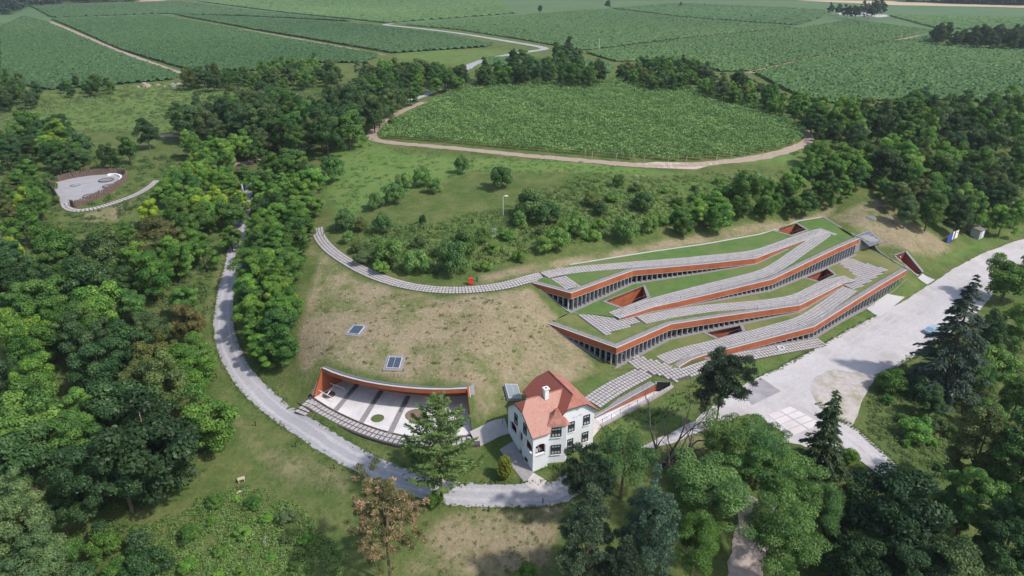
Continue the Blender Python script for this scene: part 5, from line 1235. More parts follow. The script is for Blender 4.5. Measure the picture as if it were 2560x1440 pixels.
# --- bare dead tree
def dead_tree(px, py, H, label, lean=0.0):
    rng = np.random.default_rng(77); m = MB(); p = hit(px, py)
    def grow(a, d, L, r, depth):
        pts = [a]; q = a.copy(); dd = d.copy()
        for i in range(4): dd = (dd+Vector(rng.normal(0, .10, 3))).normalized(); q = q+dd*(L/4); pts.append(q.copy())
        m.tube(pts, [r*(1-.6*i/4) for i in range(5)], 5 if depth else 7, cap=False)
        if depth < 4:
            for k in range(3 if depth < 2 else 2):
                t = pts[rng.integers(2, 5)]; nd = (dd+Vector(rng.normal(0, .55, 3))+Vector((0, 0, .25))).normalized(); grow(t.copy(), nd, L*rng.uniform(.5, .78), r*.45, depth+1)
    e = empty('dead_tree', tuple(p), label=label, cat='tree')
    for k in range(4): grow(Vector((rng.normal(0, .25), rng.normal(0, .2), -.4)), Vector((rng.normal(.05, .28), rng.normal(0, .25), 1)).normalized(), H*rng.uniform(.45, .6), .24, 0)
    m.build('branches', DEADBARK, e)
dead_tree(1652, 1168, 15, 'bare dead tree with several grey stems beside the ramp')
dead_tree(1690, 1215, 9, 'smaller bare dead tree below the grey stems')
# --- shrubs near the villa
based('conifer_shrub', 'thuja', 1263, 1196, 3.4, (.24,.26,.035), 'small golden green conifer on the lawn by the patio', cat='shrub')
based('shrub', 'shrub', 1085, 1262, 2.2, 'fresh', 'green bush at the foot of the larch', cat='shrub')
single('shrub', 'shrub', 1318, 1425, 2.4, 'fresh', 'low bush at the bottom edge beside the straw-coloured bank', cat='shrub')
for px, py, H, tn, lb in ((2292,1072,4.2,'fresh','round bright bush alone on the verge of the right slope'),(2225,950,4.5,'mid','round bush at the corner of the white road'),(2300,965,4.5,'blue','bluish bush behind the round bush by the white road'),(2335,1060,3.5,'grey','grey-green bush beside the round bright bush'),(2130,1140,2.5,'fresh','low bush by the narrow concrete road'),(1990,1165,3,'olive','olive bush left of the slender spruce')):
    single('shrub', 'shrub', px, py, H, tn, lb, cat='shrub', frac=.5, group='bushes below the white road')

# --- shrubs and small trees of the meadow and the bank
MEAD = [(1155,408,5.5,.75,'mid','upright small tree alone at the lower edge of the green meadow'),(1252,440,6.5,1.0,'mid','spreading bush tree below the oval vineyard'),(1052,440,5.5,.9,'fresh','feathery bush next to the meadow clump'),(1085,462,4.2,.9,'fresh','lower feathery bush of the meadow clump'),(985,478,5.5,1.05,'mid','broad bush in the middle of the meadow clump'),(940,500,4.5,.95,'mid','left bush of the meadow clump'),(1010,450,5,.9,'fresh','rear bush of the meadow clump'),
 (860,548,5,1.0,'mid','dense bush at the end of the curved paved path'),(900,560,3.5,.9,'olive','olive bush right beside the path-end bush'),(955,555,5.2,.8,'mid','rounded small tree inside the bend of the paved path'),(870,590,3,.9,'fresh','pale low bush on the inner side of the paved path'),(1057,548,2.5,.7,'dark','tiny dark bush alone in the meadow'),
 (1325,505,7.5,1.0,'mid','tall bush behind the white lamp post'),(1370,530,6,1.0,'mid','bush right of the lamp post'),(1300,545,4,.9,'fresh','bush in front of the lamp post'),(975,625,6,1.0,'fresh','large bright bush above the paved path'),(1040,650,5.5,.9,'fresh','bright bush with a yellowish side above the paved path'),(1130,640,8,.75,'mid','tall dark green tree right above the paved path'),(1160,605,6.5,.9,'mid','bush behind the tall tree above the paved path'),
 (1210,585,4.2,.9,'fresh','flowering whitish bush on the bank'),(1395,590,5.5,1.05,'fresh','broad bush of the bank above the museum'),(1440,560,5.5,1.0,'fresh','second broad bush of the bank above the museum'),(1360,610,4,1.0,'fresh','low bush at the foot of the bank'),(1565,575,6.2,.9,'mid','round dark bush just above the museum roof'),(1610,500,5.5,.9,'mid','bush standing free on the upper bank'),(1625,560,5,.8,'fresh','slim bush right of the round dark bush'),
 (1500,520,3.6,1.0,'grey','greyish thicket on the upper bank'),(1545,450,3.6,.9,'mid','small bush under the vineyard path'),(1480,500,3.4,1.1,'olive','olive thicket on the upper bank'),(830,420,7.5,.85,'mid','dense tree at the meadow corner by the drive')]
for px, py, H, wd_, tn, lb in MEAD:
    single('meadow_bush', 'shrub', px, py, H, {'mid': (.095,.19,.052), 'fresh': (.15,.27,.065)}.get(tn, tn), lb, cat='bush', widen=wd_*.85, frac=.5, group='bushes of the meadow and the bank')

# --- woods: scattered, kept apart, inside outlines
def wood(outline, spacing, hrange, tints, name, where, group, keys=('broad', 'broad', 'tall'), frac=.55, widen=(.85, 1.1), clear=1.0, seed=1, maxn=400):
    """outline in photo pixels of crown middles; positions found on the ground"""
    rg = random.Random(seed); Hm = sum(hrange)/2
    P = np.array([at_mid(px, py, Hm, frac)[:2] for px, py in outline]); lo, hi = P.min(0), P.max(0); pts = []
    tries = int((hi[0]-lo[0])*(hi[1]-lo[1])/spacing**2*9)
    C = [(rg.uniform(lo[0], hi[0]), rg.uniform(lo[1], hi[1])) for _ in range(min(tries, 60000))]
    ok = inside(np.array([c[0] for c in C]), np.array([c[1] for c in C]), P)
    for c, k in zip(C, ok):
        if not k: continue
        if any((c[0]-q[0])**2+(c[1]-q[1])**2 < (spacing*.82)**2 for q in pts): continue
        if any((c[0]-t[0])**2+(c[1]-t[1])**2 < (spacing*.55)**2 for t in TREES): continue
        if min(pdist(np.array([c[0]]), np.array([c[1]]), DRIVE, False)[0], 99) < 2.4+clear: continue
        pts.append(c)
    pts = pts[:maxn]; Z_ = TT(np.array([p[0] for p in pts]), np.array([p[1] for p in pts])) if pts else []
    for c, z in zip(pts, Z_):
        tn = rg.choices([t for t, _ in tints], [w for _, w in tints])[0]; H = rg.uniform(*hrange)
        wf = rg.uniform(*widen); hs = (H-hrange[0])/(hrange[1]-hrange[0]); sz = 'tall ' if hs > .7 else ('low ' if hs < .3 else '')
        plant(name, rg.choice(keys), (c[0], c[1], float(z)), H, tn, f'{sz}{ADJ[tn]} {where}', cat='tree' if 'tree' in name else 'bush', group=group, widen=wf)
WL = [('dark', 4), ('mid', 6), ('fresh', 3), ('blue', 1.5), ('grey', 1.2), ('olive', 1.6), ('brown', .35), ('bright', .2)]
wood([(0,610),(120,600),(300,640),(430,590),(540,600),(520,720),(490,830),(500,900),(520,980),(440,1010),(200,1120),(0,1150)], 6.4, (7, 12), WL, 'broadleaf_tree', 'tree of the dense wood beside the drive', 'trees of the wood beside the drive', seed=2, clear=3.0)
wood([(0,1130),(210,1100),(260,1240),(140,1260),(0,1240)], 6.5, (9, 13), [('deep', 3), ('dark', 3), ('blue', 2)], 'broadleaf_tree', 'tree in the shady hollow behind the poplar', 'trees behind the poplar', seed=3)
wood([(180,1330),(330,1300),(420,1380),(420,1440),(160,1440)], 4.6, (3, 5), [('dark', 2), ('mid', 2), ('blue', 2)], 'thicket_bush', 'bush of the thicket at the bottom', 'bushes of the bottom thicket', keys=('shrub',), seed=4)
wood([(430,450),(540,380),(575,430),(560,540),(470,590),(420,560),(330,570),(270,590),(400,500)], 5.6, (6, 9.5), [('mid', 3), ('fresh', 4), ('bright', 3), ('yellow', .9)], 'locust_tree', 'tree between fenced yard and drive', 'trees between the fenced yard and the drive', seed=5, clear=2.2)
wood([(612,900),(600,800),(612,720),(622,640),(640,560),(655,500),(668,420),(740,385),(790,420),(785,520),(745,580),(735,700),(725,820),(700,910),(650,930)], 4.6, (5.5, 8), [('mid', 4), ('fresh', 4), ('dark', 2), ('bright', .8)], 'roadside_tree', 'tree between drive and dry hill', 'trees between the drive and the dry hill', keys=('broad',), widen=(.95, 1.2), seed=6, clear=1.2)
wood([(0,480),(60,420),(110,500),(90,600),(0,620)], 5.8, (6, 9), [('mid', 3), ('fresh', 3), ('olive', 2), ('yellow', .8)], 'slope_tree', 'tree on the slope outside the fence', 'trees left of the stake fence', seed=7)
wood([(0,330),(60,300),(150,300),(170,340),(240,390),(330,370),(330,385),(150,410),(0,400)], 6.5, (6, 10), [('dark', 3), ('mid', 3), ('blue', 2), ('bright', 1.2)], 'slope_tree', 'tree behind the stake fence', 'trees behind the stake fence', seed=8)
wood([(430,300),(600,250),(720,240),(800,270),(830,250),(900,215),(1000,230),(960,280),(870,330),(800,345),(700,350),(560,330),(450,320)], 7.2, (9, 13), [('blue', 5), ('dark', 3), ('mid', 2), ('grey', 2)], 'clump_tree', 'tree of the tall clump behind the drive', 'trees of the tall clump behind the drive', seed=9, clear=1.0)
wood([(440,360),(560,350),(660,375),(700,350),(640,400),(520,395)], 6, (6, 9), [('fresh', 3), ('bright', 2), ('mid', 3), ('yellow', .8)], 'clump_tree', 'tree at the foot of the tall clump', 'trees at the foot of the tall clump', seed=10)
single('broadleaf_tree', 'broad', 365, 330, 10, 'dark', 'dark round tree alone on the pale meadow', widen=.85)
single('broadleaf_tree', 'broad', 615, 370, 6, 'yellow', 'small yellow-green tree below the tall clump', widen=.9)
single('broadleaf_tree', 'broad', 500, 520, 9, 'yellow', 'yellow-green locust tree between yard and drive', widen=.9)
single('broadleaf_tree', 'broad', 545, 505, 8, 'yellow', 'second yellow-green locust tree, nearer the drive', widen=.9)
single('broadleaf_tree', 'broad', 610, 500, 6.5, 'yellow', 'yellow-green tree leaning over the upper drive', widen=.8)
single('broadleaf_tree', 'broad', 130, 360, 7, 'yellow', 'yellow-topped tree behind the stake fence', widen=1.1)
single('broadleaf_tree', 'broad', 55, 510, 7, 'yellow', 'yellow-green tree on the slope below the fence', widen=.9)
HW = [('mid', 4), ('dark', 3), ('fresh', 2.5), ('olive', 1), ('grey', 1)]
wood([(465,200),(470,178),(640,178),(720,158),(830,168),(850,195),(700,205),(560,205)], 7.5, (6, 10), HW, 'hedge_tree', 'tree of the hedge below the big vineyards', 'trees of the hedge below the vineyards', seed=11)
wood([(900,178),(960,165),(1100,172),(1150,180),(1160,202),(1060,215),(1020,235),(930,215)], 7.2, (7, 10.5), HW, 'hedge_tree', 'tree of the hedge by the farm road', 'trees of the hedge at the farm road', seed=12)
wood([(1205,175),(1300,165),(1420,160),(1500,175),(1500,198),(1350,192),(1205,195)], 7.5, (7, 11), [('dark', 4), ('mid', 3), ('blue', 2)], 'hedge_tree', 'tree of the hedge behind the oval vineyard', 'trees of the hedge behind the oval vineyard', seed=13)
for px, py, H, tn, lb in ((1284,138,7,'dark','dark bush tree left of the farm road fork'),(1306,134,7,'mid','small tree just below the farm road fork'),(1396,130,11,'dark','dark tree nearest the farm road fork'),(1420,124,12,'dark','tallest dark tree of the farm road clump'),(1442,140,10,'blue','bluish tree at the outer end of the farm road clump'),(1402,147,9,'mid','low tree in front of the farm road clump')): single('hedge_tree', 'broad', px, py, H, tn, lb, group='trees where the farm road forks')
for px, py, H, tn, lb in ((566,470,8,'fresh','fresh tree overhanging the upper drive from the wood'),(580,530,8,'mid','mid green tree leaning over the drive below the marker post'),(640,455,7.5,'fresh','fresh tree at the drive bend behind the marker post'),(605,440,7,'mid','tree closing off the top of the visible drive'),(575,590,6.5,'fresh','low fresh tree on the verge of the upper drive')): single('roadside_tree', 'broad', px, py, H, tn, lb, group='trees over the upper drive')
wood([(1540,170),(1640,160),(1720,160),(1800,200),(1900,210),(1960,230),(2060,270),(2000,280),(1880,250),(1760,215),(1600,205)], 7.0, (6, 10), HW, 'belt_tree', 'tree of the belt beyond the oval vineyard', 'trees of the belt by the oval vineyard', seed=15)
RW = [('dark', 4), ('mid', 4), ('fresh', 2.5), ('blue', 2), ('olive', 1.2), ('bright', 1), ('grey', 1)]
wood([(2000,270),(2150,280),(2300,250),(2440,260),(2560,250),(2560,400),(2450,400),(2300,390),(2180,360),(2080,330)], 7.4, (8, 12), RW, 'plateau_tree', 'tree of the wood on the plateau edge', 'trees of the wood on the plateau edge', seed=16)
wood([(2090,380),(2180,370),(2300,395),(2450,405),(2560,405),(2560,540),(2480,545),(2400,560),(2290,545),(2230,480),(2210,430)], 7.0, (8, 12), RW, 'hollow_tree', 'tree of the hollow beyond the hill', 'trees of the wood beyond the hill', seed=17)
wood([(1700,560),(1700,510),(1790,490),(1900,450),(2000,440),(2040,370),(2100,380),(2230,440),(2280,520),(2220,470),(2150,470),(2020,510),(1900,520),(1790,550)], 5.2, (5, 8), [('fresh', 4), ('mid', 4), ('bright', 1)], 'belt_tree', 'tree of the belt above the museum roof', 'trees of the belt above the museum', keys=('broad',), widen=(.95, 1.2), seed=18)
wood([(2420,900),(2500,800),(2560,790),(2560,1080),(2440,1050),(2330,1010),(2340,930)], 6.2, (6, 10), [('dark', 3), ('mid', 3), ('bright', 1.5), ('fresh', 2), ('blue', 1.5)], 'broadleaf_tree', 'tree of the wood under the big spruce', 'trees of the wood under the big spruce', seed=19)
wood([(1480,470),(1700,450),(1860,440),(1900,470),(1760,500),(1640,500),(1500,520)], 6.4, (1.6, 3.2), [('grey', 2), ('fresh', 4), ('bright', 2)], 'thicket_bush', 'bush of the thicket on the upper bank', 'bushes of the thicket on the upper bank', keys=('shrub',), seed=20, widen=(1, 1.3))
wood([(880,640),(960,680),(1100,690),(1300,640),(1500,590),(1680,560),(1640,530),(1450,540),(1280,560),(1100,590),(900,600)], 6.6, (1.4, 3.0), [('fresh', 4), ('bright', 3), ('grey', 2)], 'thicket_bush', 'bush of the overgrown bank above the path', 'low bushes of the overgrown bank', keys=('shrub',), seed=21, widen=(1, 1.3))
wood([(0,200),(60,195),(100,230),(60,260),(0,255)], 8, (6, 9), [('dark', 2), ('mid', 2), ('grey', 2)], 'hedge_tree', 'tree at the first big vineyard', 'trees at the first vineyard', seed=22)
wood([(140,210),(180,200),(260,195),(280,215),(180,230)], 8, (5, 7), [('dark', 2), ('mid', 2)], 'hedge_tree', 'tree of the short vineyard hedge', 'trees of the short vineyard hedge', seed=23)
wood([(540,1240),(640,1230),(760,1300),(800,1400),(700,1440),(480,1440),(420,1380),(480,1300)], 3.2, (1.0, 2.4), [('fresh', 4), ('mid', 3), ('bright', 2), ('grey', 1.5)], 'thicket_bush', 'bush on the weedy slope at the bottom', 'low bushes of the weedy bottom slope', keys=('shrub',), seed=24, widen=(1, 1.4))
wood([(2180,960),(2300,1000),(2400,1090),(2380,1180),(2290,1170),(2200,1080)], 5, (1.2, 2.4), [('mid', 3), ('olive', 2), ('fresh', 2)], 'thicket_bush', 'bush by the narrow concrete road', 'low bushes by the narrow concrete road', keys=('shrub',), seed=25)
wood([(1900,1160),(2000,1170),(2080,1200),(2200,1230),(2120,1330),(2040,1420),(1930,1420),(2000,1280)], 4.4, (1.2, 2.8), [('mid', 3), ('fresh', 2), ('blue', 2)], 'thicket_bush', 'bush of the rank growth by the path', 'low bushes by the garden path', keys=('shrub',), seed=26, widen=(1, 1.4))
wood([(2330,92),(2340,75),(2380,85),(2470,84),(2560,82),(2600,90),(2600,104),(2450,100)], 9, (9, 13), [('dark', 4), ('deep', 2)], 'hedge_tree', 'tree of the far hedge at the vineyard end', 'trees of the far hedge', seed=27)
for px, py, H, lb in ((1350,22,9,'small round tree by the far farm road'),(1520,10,11,'dark bushy tree standing alone on the far vineyard ridge'),(1702,10,6,'tiny dark tree on the far vineyard ridge')): single('field_tree', 'broad', px, py, H, 'deep', lb, frac=.5, widen=.75)
for i, (px, py, H, w) in enumerate(((2078,22,11,'at the near end of'),(2098,24,12,'beside the white barn of'),(2120,28,13,'before the yard of'),(2140,30,14,'in front of the barn of'),(2162,20,14,'behind the yard of'),(2175,30,13,'over the track to'),(2190,22,15,'at the far end of'),(2208,20,14,'on the outer side of'))):
    single('farm_tree', 'broad', px, py, H, 'deep', 'dark tree '+w+' the distant farmstead', frac=.5, widen=.9, group='trees of the farmstead')
for px, lb in ((2186,'slim poplar above the farmstead'),(2204,'second slim poplar above the farmstead, to its right')): single('farm_poplar', 'poplar', px, 10, 20, 'deep', lb, widen=.5)

# labels: where a few look alike, count them along the picture
ORD = ['first','second','third','fourth','fifth','sixth','seventh','eighth','ninth','tenth','eleventh','twelfth']
bylab = {}
for o in list(COL.objects):
    if o.parent is None and o.get('label') and o.type == 'EMPTY': bylab.setdefault(o['label'], []).append(o)
for lb, os_ in bylab.items():
    if 2 <= len(os_) <= 12:
        os_.sort(key=lambda o: o.location.x/(o.location.y*math.cos(PITCH)-(o.location.z-CZ)*math.sin(PITCH)))
        for i, o in enumerate(os_):
            o['label'] = lb+(', '+('left' if i == 0 else 'right')+' one of two' if len(os_) == 2 else ', '+ORD[i]+' from left')
# ------------------------------------------------------------------ vineyards
VINE = leafmat('vine_leaves', .25)
def rows(poly, ang, spacing):
    c, s = math.cos(ang), math.sin(ang); P = np.array([[p[0]*c+p[1]*s, -p[0]*s+p[1]*c] for p in poly]); out = []
    for v in np.arange(P[:, 1].min()+spacing/2, P[:, 1].max(), spacing):
        xs = []
        for i in range(len(P)):
            a, b = P[i], P[(i+1) % len(P)]
            if (a[1] > v) != (b[1] > v): xs.append(a[0]+(v-a[1])*(b[0]-a[0])/(b[1]-a[1]))
        xs.sort()
        for u0, u1 in zip(xs[::2], xs[1::2]):
            if u1-u0 > 4: out.append((np.array([u0*c-v*s, u0*s+v*c]), np.array([u1*c-v*s, u1*s+v*c])))
    return out
def vine_leaves(name, poly, ang, spacing, per_m, size, tint, label, hgt=1.9, wid=.9):
    rng = np.random.default_rng(5); Ps = []; Ts = []
    for a, b in rows(poly, ang, spacing):
        L = np.hypot(*(b-a)); n = int(L*per_m); t = rng.random(n); d = (b-a)/L; nn = np.array([-d[1], d[0]])
        bump = .75+.35*np.sin(t*L*.9+rng.uniform(0, 6))*np.sin(t*L*.37+rng.uniform(0, 6)); o = rng.normal(0, wid*.5, n)
        z = rng.random(n)**.6*hgt*bump+.45; k = rng.random(n) < .10; z[k] += rng.random(k.sum())*.6
        Ps.append(np.column_stack([a[0]+d[0]*t*L+nn[0]*o, a[1]+d[1]*t*L+nn[1]*o, z])); Ts.append(np.clip(.5+.2*np.sin(t*L*.21+rng.uniform(0, 6))+rng.normal(0, .17, n), 0, 1))
    P = np.vstack(Ps); P[:, 2] += TT(P[:, 0], P[:, 1]); N = unit(rng.normal(0, .7, P.shape)+np.array([0, 0, .8]))
    V, Fc = quads(P, N, size, .6, rng); o = ob(name, npmesh(name, V, Fc, VINE, False, np.repeat(np.concatenate(Ts), 4)), kind='stuff', label=label, cat='vineyard')
    o.color = (*tint, 1); return o
def vine_ridges(name, poly, ang, spacing, seg, tint, label, hgt=1.35, wid=None):
    wid = spacing*1.0
    """far vineyard: every row a ragged leafy ridge"""
    rng = np.random.default_rng(int(abs(poly[0][0]))+3); Vs = []; Fs = []; tn = []; b0 = 0; gain = rng.uniform(0, 6, 4)
    for a, b in rows(poly, ang, spacing):
        L = np.hypot(*(b-a)); n = max(3, int(L/seg)); t = np.linspace(0, 1, n+1); d = (b-a)/L; nn = np.array([-d[1], d[0]])
        base = a+d*(t*L)[:, None]; row = []
        for off, h in ((-.5, .45), (-.3, .93), (.3, .93), (.5, .45)):
            jo = off*wid*(1+rng.normal(0, .28, n+1)); q = base+nn*jo[:, None]+d*rng.normal(0, seg*.25, (n+1, 1)); row.append(np.column_stack([q, np.maximum(.05, h*hgt*(1+rng.normal(0, .20, n+1)))]))
        V = np.stack(row, 1).reshape(-1, 3); i = np.arange(n)
        for k in range(3): Fs.append(b0+np.column_stack([i*4+k, (i+1)*4+k, (i+1)*4+k+1, i*4+k+1]))
        tt = np.clip(rng.normal(.5, .13, n+1)+.12*np.sin(base[:, 0]*.011+gain[0])*np.sin(base[:, 1]*.017+gain[1]), 0, 1)
        tn.append(np.repeat(tt, 4)); Vs.append(V); b0 += len(V)
    V = np.vstack(Vs); V[:, 2] += TT(V[:, 0], V[:, 1])
    o = ob(name, npmesh(name, V, np.vstack(Fs), VINE, False, np.concatenate(tn)), kind='stuff', label=label, cat='vineyard'); o.color = (*tint, 1); return o
def ang_of(a, b): p, q = hit(*a)[:2], hit(*b)[:2]; return math.atan2(q[1]-p[1], q[0]-p[0])
ov = smooth_line(gp([(950,338),(952,325),(975,310),(1020,292),(1070,265),(1130,235),(1180,212),(1240,196),(1330,195),(1450,198),(1560,205),(1680,218),(1790,238),(1880,268),(1960,300),(2008,328),(2012,345),(1990,362),(1940,378),(1860,392),(1760,402),(1650,404),(1480,392),(1300,376),(1150,362),(1000,350),(950,346),(950,338)]), 1)
vine_leaves('vineyard_rows', ov, ang_of((1000,350),(1480,392)), 2.5, 31, .50, (.165,.285,.092), 'oval vineyard with bushy light green rows on the hilltop')
# end posts of the rows along the lower edge
for i, (px, py) in enumerate(((1462,392),(1480,394),(1540,399),(1610,404),(1670,407),(1715,406),(1790,402),(1860,396),(1905,390))):
    p = hit(px, py); o = empty('vine_post', tuple(p), label='pale end post of the oval vineyard, '+ORD[i]+' from left', cat='post', group='vineyard end posts')
    MB().tube([(0, 0, -.3), (.12, -.1, 1.9)], .07, 5).build('post', TIM, o); MB().tube([(.12, -.1, 1.8), (-.5, .5, .1)], .02, 4).build('stay_wire', STEEL, o)
FIELDS = [  # greens differ to stand in for cloud shadow and sunny gaps
 ([(0,72),(60,42),(108,54),(300,136),(448,190),(430,200),(270,214),(120,226),(0,205)], (0,120), (300,200), (0.069,0.136,0.054), 'big vineyard block left of the straight earth track, tinted dark for cloud shadow', 2.8, .85),
 ([(130,50),(400,40),(620,80),(950,140),(900,158),(720,158),(640,178),(475,178),(300,125)], (300,120), (700,90), (0.072,0.142,0.056), 'vineyard block between the earth track and the faint dirt track', 2.8, .85),
 ([(430,36),(600,44),(940,66),(1100,86),(1230,112),(1215,118),(980,134),(760,96),(630,74)], (500,50), (900,100), (0.069,0.133,0.056), 'vineyard block above the faint dirt track', 3.2, 1.1),
 ([(75,16),(250,9),(450,5),(900,56),(600,40),(400,35),(130,45)], (100,30), (430,20), (0.075,0.138,0.058), 'far vineyard block at the top left', 4.5, 1.8),
 ([(490,4),(760,2),(1240,3),(1290,34),(960,58)], (600,10), (1200,30), (0.117,0.203,0.074), 'far vineyard block at the top, tinted bright for a cloud gap', 5.0, 2.2),
 ([(1010,63),(1280,42),(1510,24),(1700,45),(1990,68),(1690,98),(1460,127),(1395,116),(1300,99),(1140,74)], (1100,60), (1500,40), (0.087,0.162,0.058), 'vineyard block inside the bend of the farm road', 3.2, 1.1),
 ([(1530,22),(1700,10),(1900,18),(2060,26),(2060,42),(1995,64),(1700,42)], (1600,30), (1990,30), (0.078,0.151,0.058), 'far vineyard block before the farmstead', 4.5, 1.8),
 ([(1465,133),(1690,103),(1850,86),(1990,74),(2130,52),(2330,78),(2200,106),(1870,178),(1800,180),(1700,150),(1540,155)], (1500,150), (1850,100), (0.090,0.168,0.058), 'vineyard block above the tree belt', 2.9, .85),
 ([(1885,184),(2200,112),(2330,92),(2460,102),(2620,106),(2620,300),(2440,255),(2300,250),(2050,262),(1960,225)], (1900,190), (2300,100), (0.090,0.171,0.058), 'big vineyard block above the wood on the plateau edge', 2.8, .85),
 ([(1210,150),(1250,145),(1440,152),(1530,160),(1530,185),(1210,165)], (1240,150), (1500,165), (0.093,0.171,0.061), 'narrow vineyard strip between two hedges', 2.8, .85),
 ([(2220,40),(2560,45),(2700,50),(2700,100),(2560,78),(2340,72)], (2250,50), (2560,60), (0.099,0.180,0.064), 'far green vineyard strip beyond the farmstead', 5, 2.2),
]
for pl_, a, b, tn, lb, sp_, sg in FIELDS: vine_ridges('vineyard_rows', gp(pl_), R(72) if pl_[0][0] < 960 else R(11), sp_, sg, tn, lb)
sheet('field', gp([(0,60),(0,12),(350,6),(1300,1),(2000,3),(2280,13),(2700,25),(2700,110),(2330,90),(2000,80),(1500,40),(1000,60),(500,40)]), M('far_crop', (.075,.135,.055), (.10,.17,.07), .02, .95), off=.15, step=60, kind='structure', label='far level green crop fields under the vineyard ridge', cat='field')
sheet('field', gp([(1990,2),(2060,1),(2290,4),(2700,17),(2700,24),(2480,18),(2230,13)]), M('ripe_wheat', (.44,.35,.22), (.52,.43,.29), .05, .95), off=.3, step=80, kind='structure', label='tan strip of ripe wheat beyond the farmstead', cat='field')
sheet('field', gp([(345,5),(352,1),(400,0),(420,2)]), M('red_earth', (.42,.27,.19), (.5,.34,.25), .05, .95), off=.3, step=60, kind='structure', label='small patch of bare reddish field at the top', cat='field')
# distant woods that read as one mass
def far_wood(outline, n, H, tint, label):
    rng = np.random.default_rng(n); P = gp(outline); lo, hi = P.min(0), P.max(0); X = rng.uniform(lo[0], hi[0], n*6); Y = rng.uniform(lo[1], hi[1], n*6); k = inside(X, Y, P)
    X, Y = X[k][:n], Y[k][:n]; C = np.column_stack([X, Y, TT(X, Y)+rng.uniform(.4, .8, len(X))*H])
    V, Fc, tone = clump_leaves(C, rng.uniform(.35, .6, len(X))*H, 60, H*.30, rng)
    o = ob('far_wood', npmesh('far_wood', V, Fc, LEAF, False, tone), kind='stuff', label=label, cat='wood'); o.color = (*tint, 1)
far_wood([(0,8),(0,2),(170,1),(350,1),(340,4),(190,8),(100,16),(60,22),(40,36),(0,40)], 420, 11, (.030,.058,.040), 'distant wood along the top left edge')
far_wood([(2270,5),(2290,2),(2450,4),(2700,9),(2700,17),(2560,14),(2430,11)], 600, 20, (.022,.042,.040), 'dark distant wood along the top right edge')
# farmstead
p = hit(2150, 37); fm = empty('farmhouse', tuple(p), .2, label='low white farm building half hidden by trees in the distance', cat='building')
MB().prism([(-16, -5), (16, -5), (16, 5), (-16, 5)], -.5, 4).build('wall', WHITE, fm)
MB().add([(-17, -6, 3.8), (17, -6, 3.8), (17, 6, 3.8), (-17, 6, 3.8), (-17, 0, 7), (17, 0, 7)], [(0, 1, 5, 4), (3, 4, 5, 2), (0, 4, 3), (1, 2, 5), (0, 3, 2, 1)]).build('roof', CONC, fm)
for x in (-11, -4, 4, 11): MB().box((x, -5.02, 1.9), (2, .1, 1.6)).build('window', DARK, fm)
sheet('yard', gp([(2090,32),(2200,36),(2240,40),(2200,44),(2100,38)]), CAP, off=.25, step=60, kind='structure', label='pale yard of the distant farmstead', cat='yard')
# rubbish heap at the end of the earth track
p = hit(412, 215); hp = MB(); rg = random.Random(4)
spoil = empty('spoil_heap', tuple(p), label='grey and tan spoil heap where the earth track meets the meadow', cat='heap')
for i in range(16):
    a, b, r = rg.uniform(-11, 7), rg.uniform(-3, 3), rg.uniform(.8, 2.2); ring = [(a+r*(1+rg.uniform(-.3, .3))*math.cos(t), b+r*.8*(1+rg.uniform(-.3, .3))*math.sin(t)) for t in np.linspace(0, 6.28, 9)[:-1]]
    V = [(x, y, -.5) for x, y in ring]+[(a+(x-a)*.45, b+(y-b)*.45, r*.55) for x, y in ring]
    MB().add(V, [tuple(range(8, 16))]+[(k, (k+1) % 8, 8+(k+1) % 8, 8+k) for k in range(8)]).build('rubble_lump', GRAVEL if a > -2 and i % 2 else EARTH, spoil)
# ------------------------------------------------------------------ rank grass, weeds, stones
def scatter(name, outlines, dens, h, tints, label, width=.10, blades=4, seed=1, lean=.5, avoid=True):
    rng = np.random.default_rng(seed); PX = []; PY = []
    for px in outlines:
        P = gp(px); lo, hi = P.min(0), P.max(0); n = int((hi[0]-lo[0])*(hi[1]-lo[1])*dens); X = rng.uniform(lo[0], hi[0], n); Y = rng.uniform(lo[1], hi[1], n); k = inside(X, Y, P)
        if avoid: k &= pdist(X, Y, DRIVE[::4], False) > 2.9
        X, Y = X[k], Y[k]; f = .5+.5*np.sin(X*.31+np.sin(Y*.23)*2)*np.sin(Y*.27+np.sin(X*.19)*2); k = rng.random(len(X)) < .25+.75*f; PX.append(X[k]); PY.append(Y[k])
    X = np.concatenate(PX); Y = np.concatenate(PY); n = len(X); Z = TT(X, Y); base = np.column_stack([X, Y, Z-.03])
    ct = np.clip(.5+.3*np.sin(X*.17)*np.sin(Y*.21+1)+rng.normal(0, .15, n), 0, 1)
    B = np.repeat(base, blades, 0)+np.column_stack([rng.normal(0, .22, (n*blades, 2)), np.zeros(n*blades)]); m = len(B)
    hh = h*np.repeat(rng.uniform(.55, 1.3, n), blades)*rng.uniform(.6, 1.2, m); th = rng.uniform(0, 6.283, m); w = width*rng.uniform(.6, 1.5, m)*(hh/h)
    dv = np.column_stack([np.cos(th), np.sin(th), np.zeros(m)]); tip = B+np.column_stack([rng.normal(0, lean, (m, 2))*hh[:, None]*.6, hh])
    V = np.stack([B-dv*w[:, None], B+dv*w[:, None], tip], 1).reshape(-1, 3)
    o = ob(name, npmesh(name, V, np.arange(3*m).reshape(-1, 3), LEAF, False, np.repeat(np.repeat(ct, blades), 3)), kind='stuff', label=label, cat='grass'); o.color = (*tints, 1)
scatter('tall_grass', [[(880,600),(960,680),(1100,690),(1300,640),(1500,600),(1690,560),(1700,480),(1450,450),(1250,540),(1060,560)]], 1.6, .75, (.105,.150,.048), 'rank green grass on the bank above the museum', seed=3, width=.12)
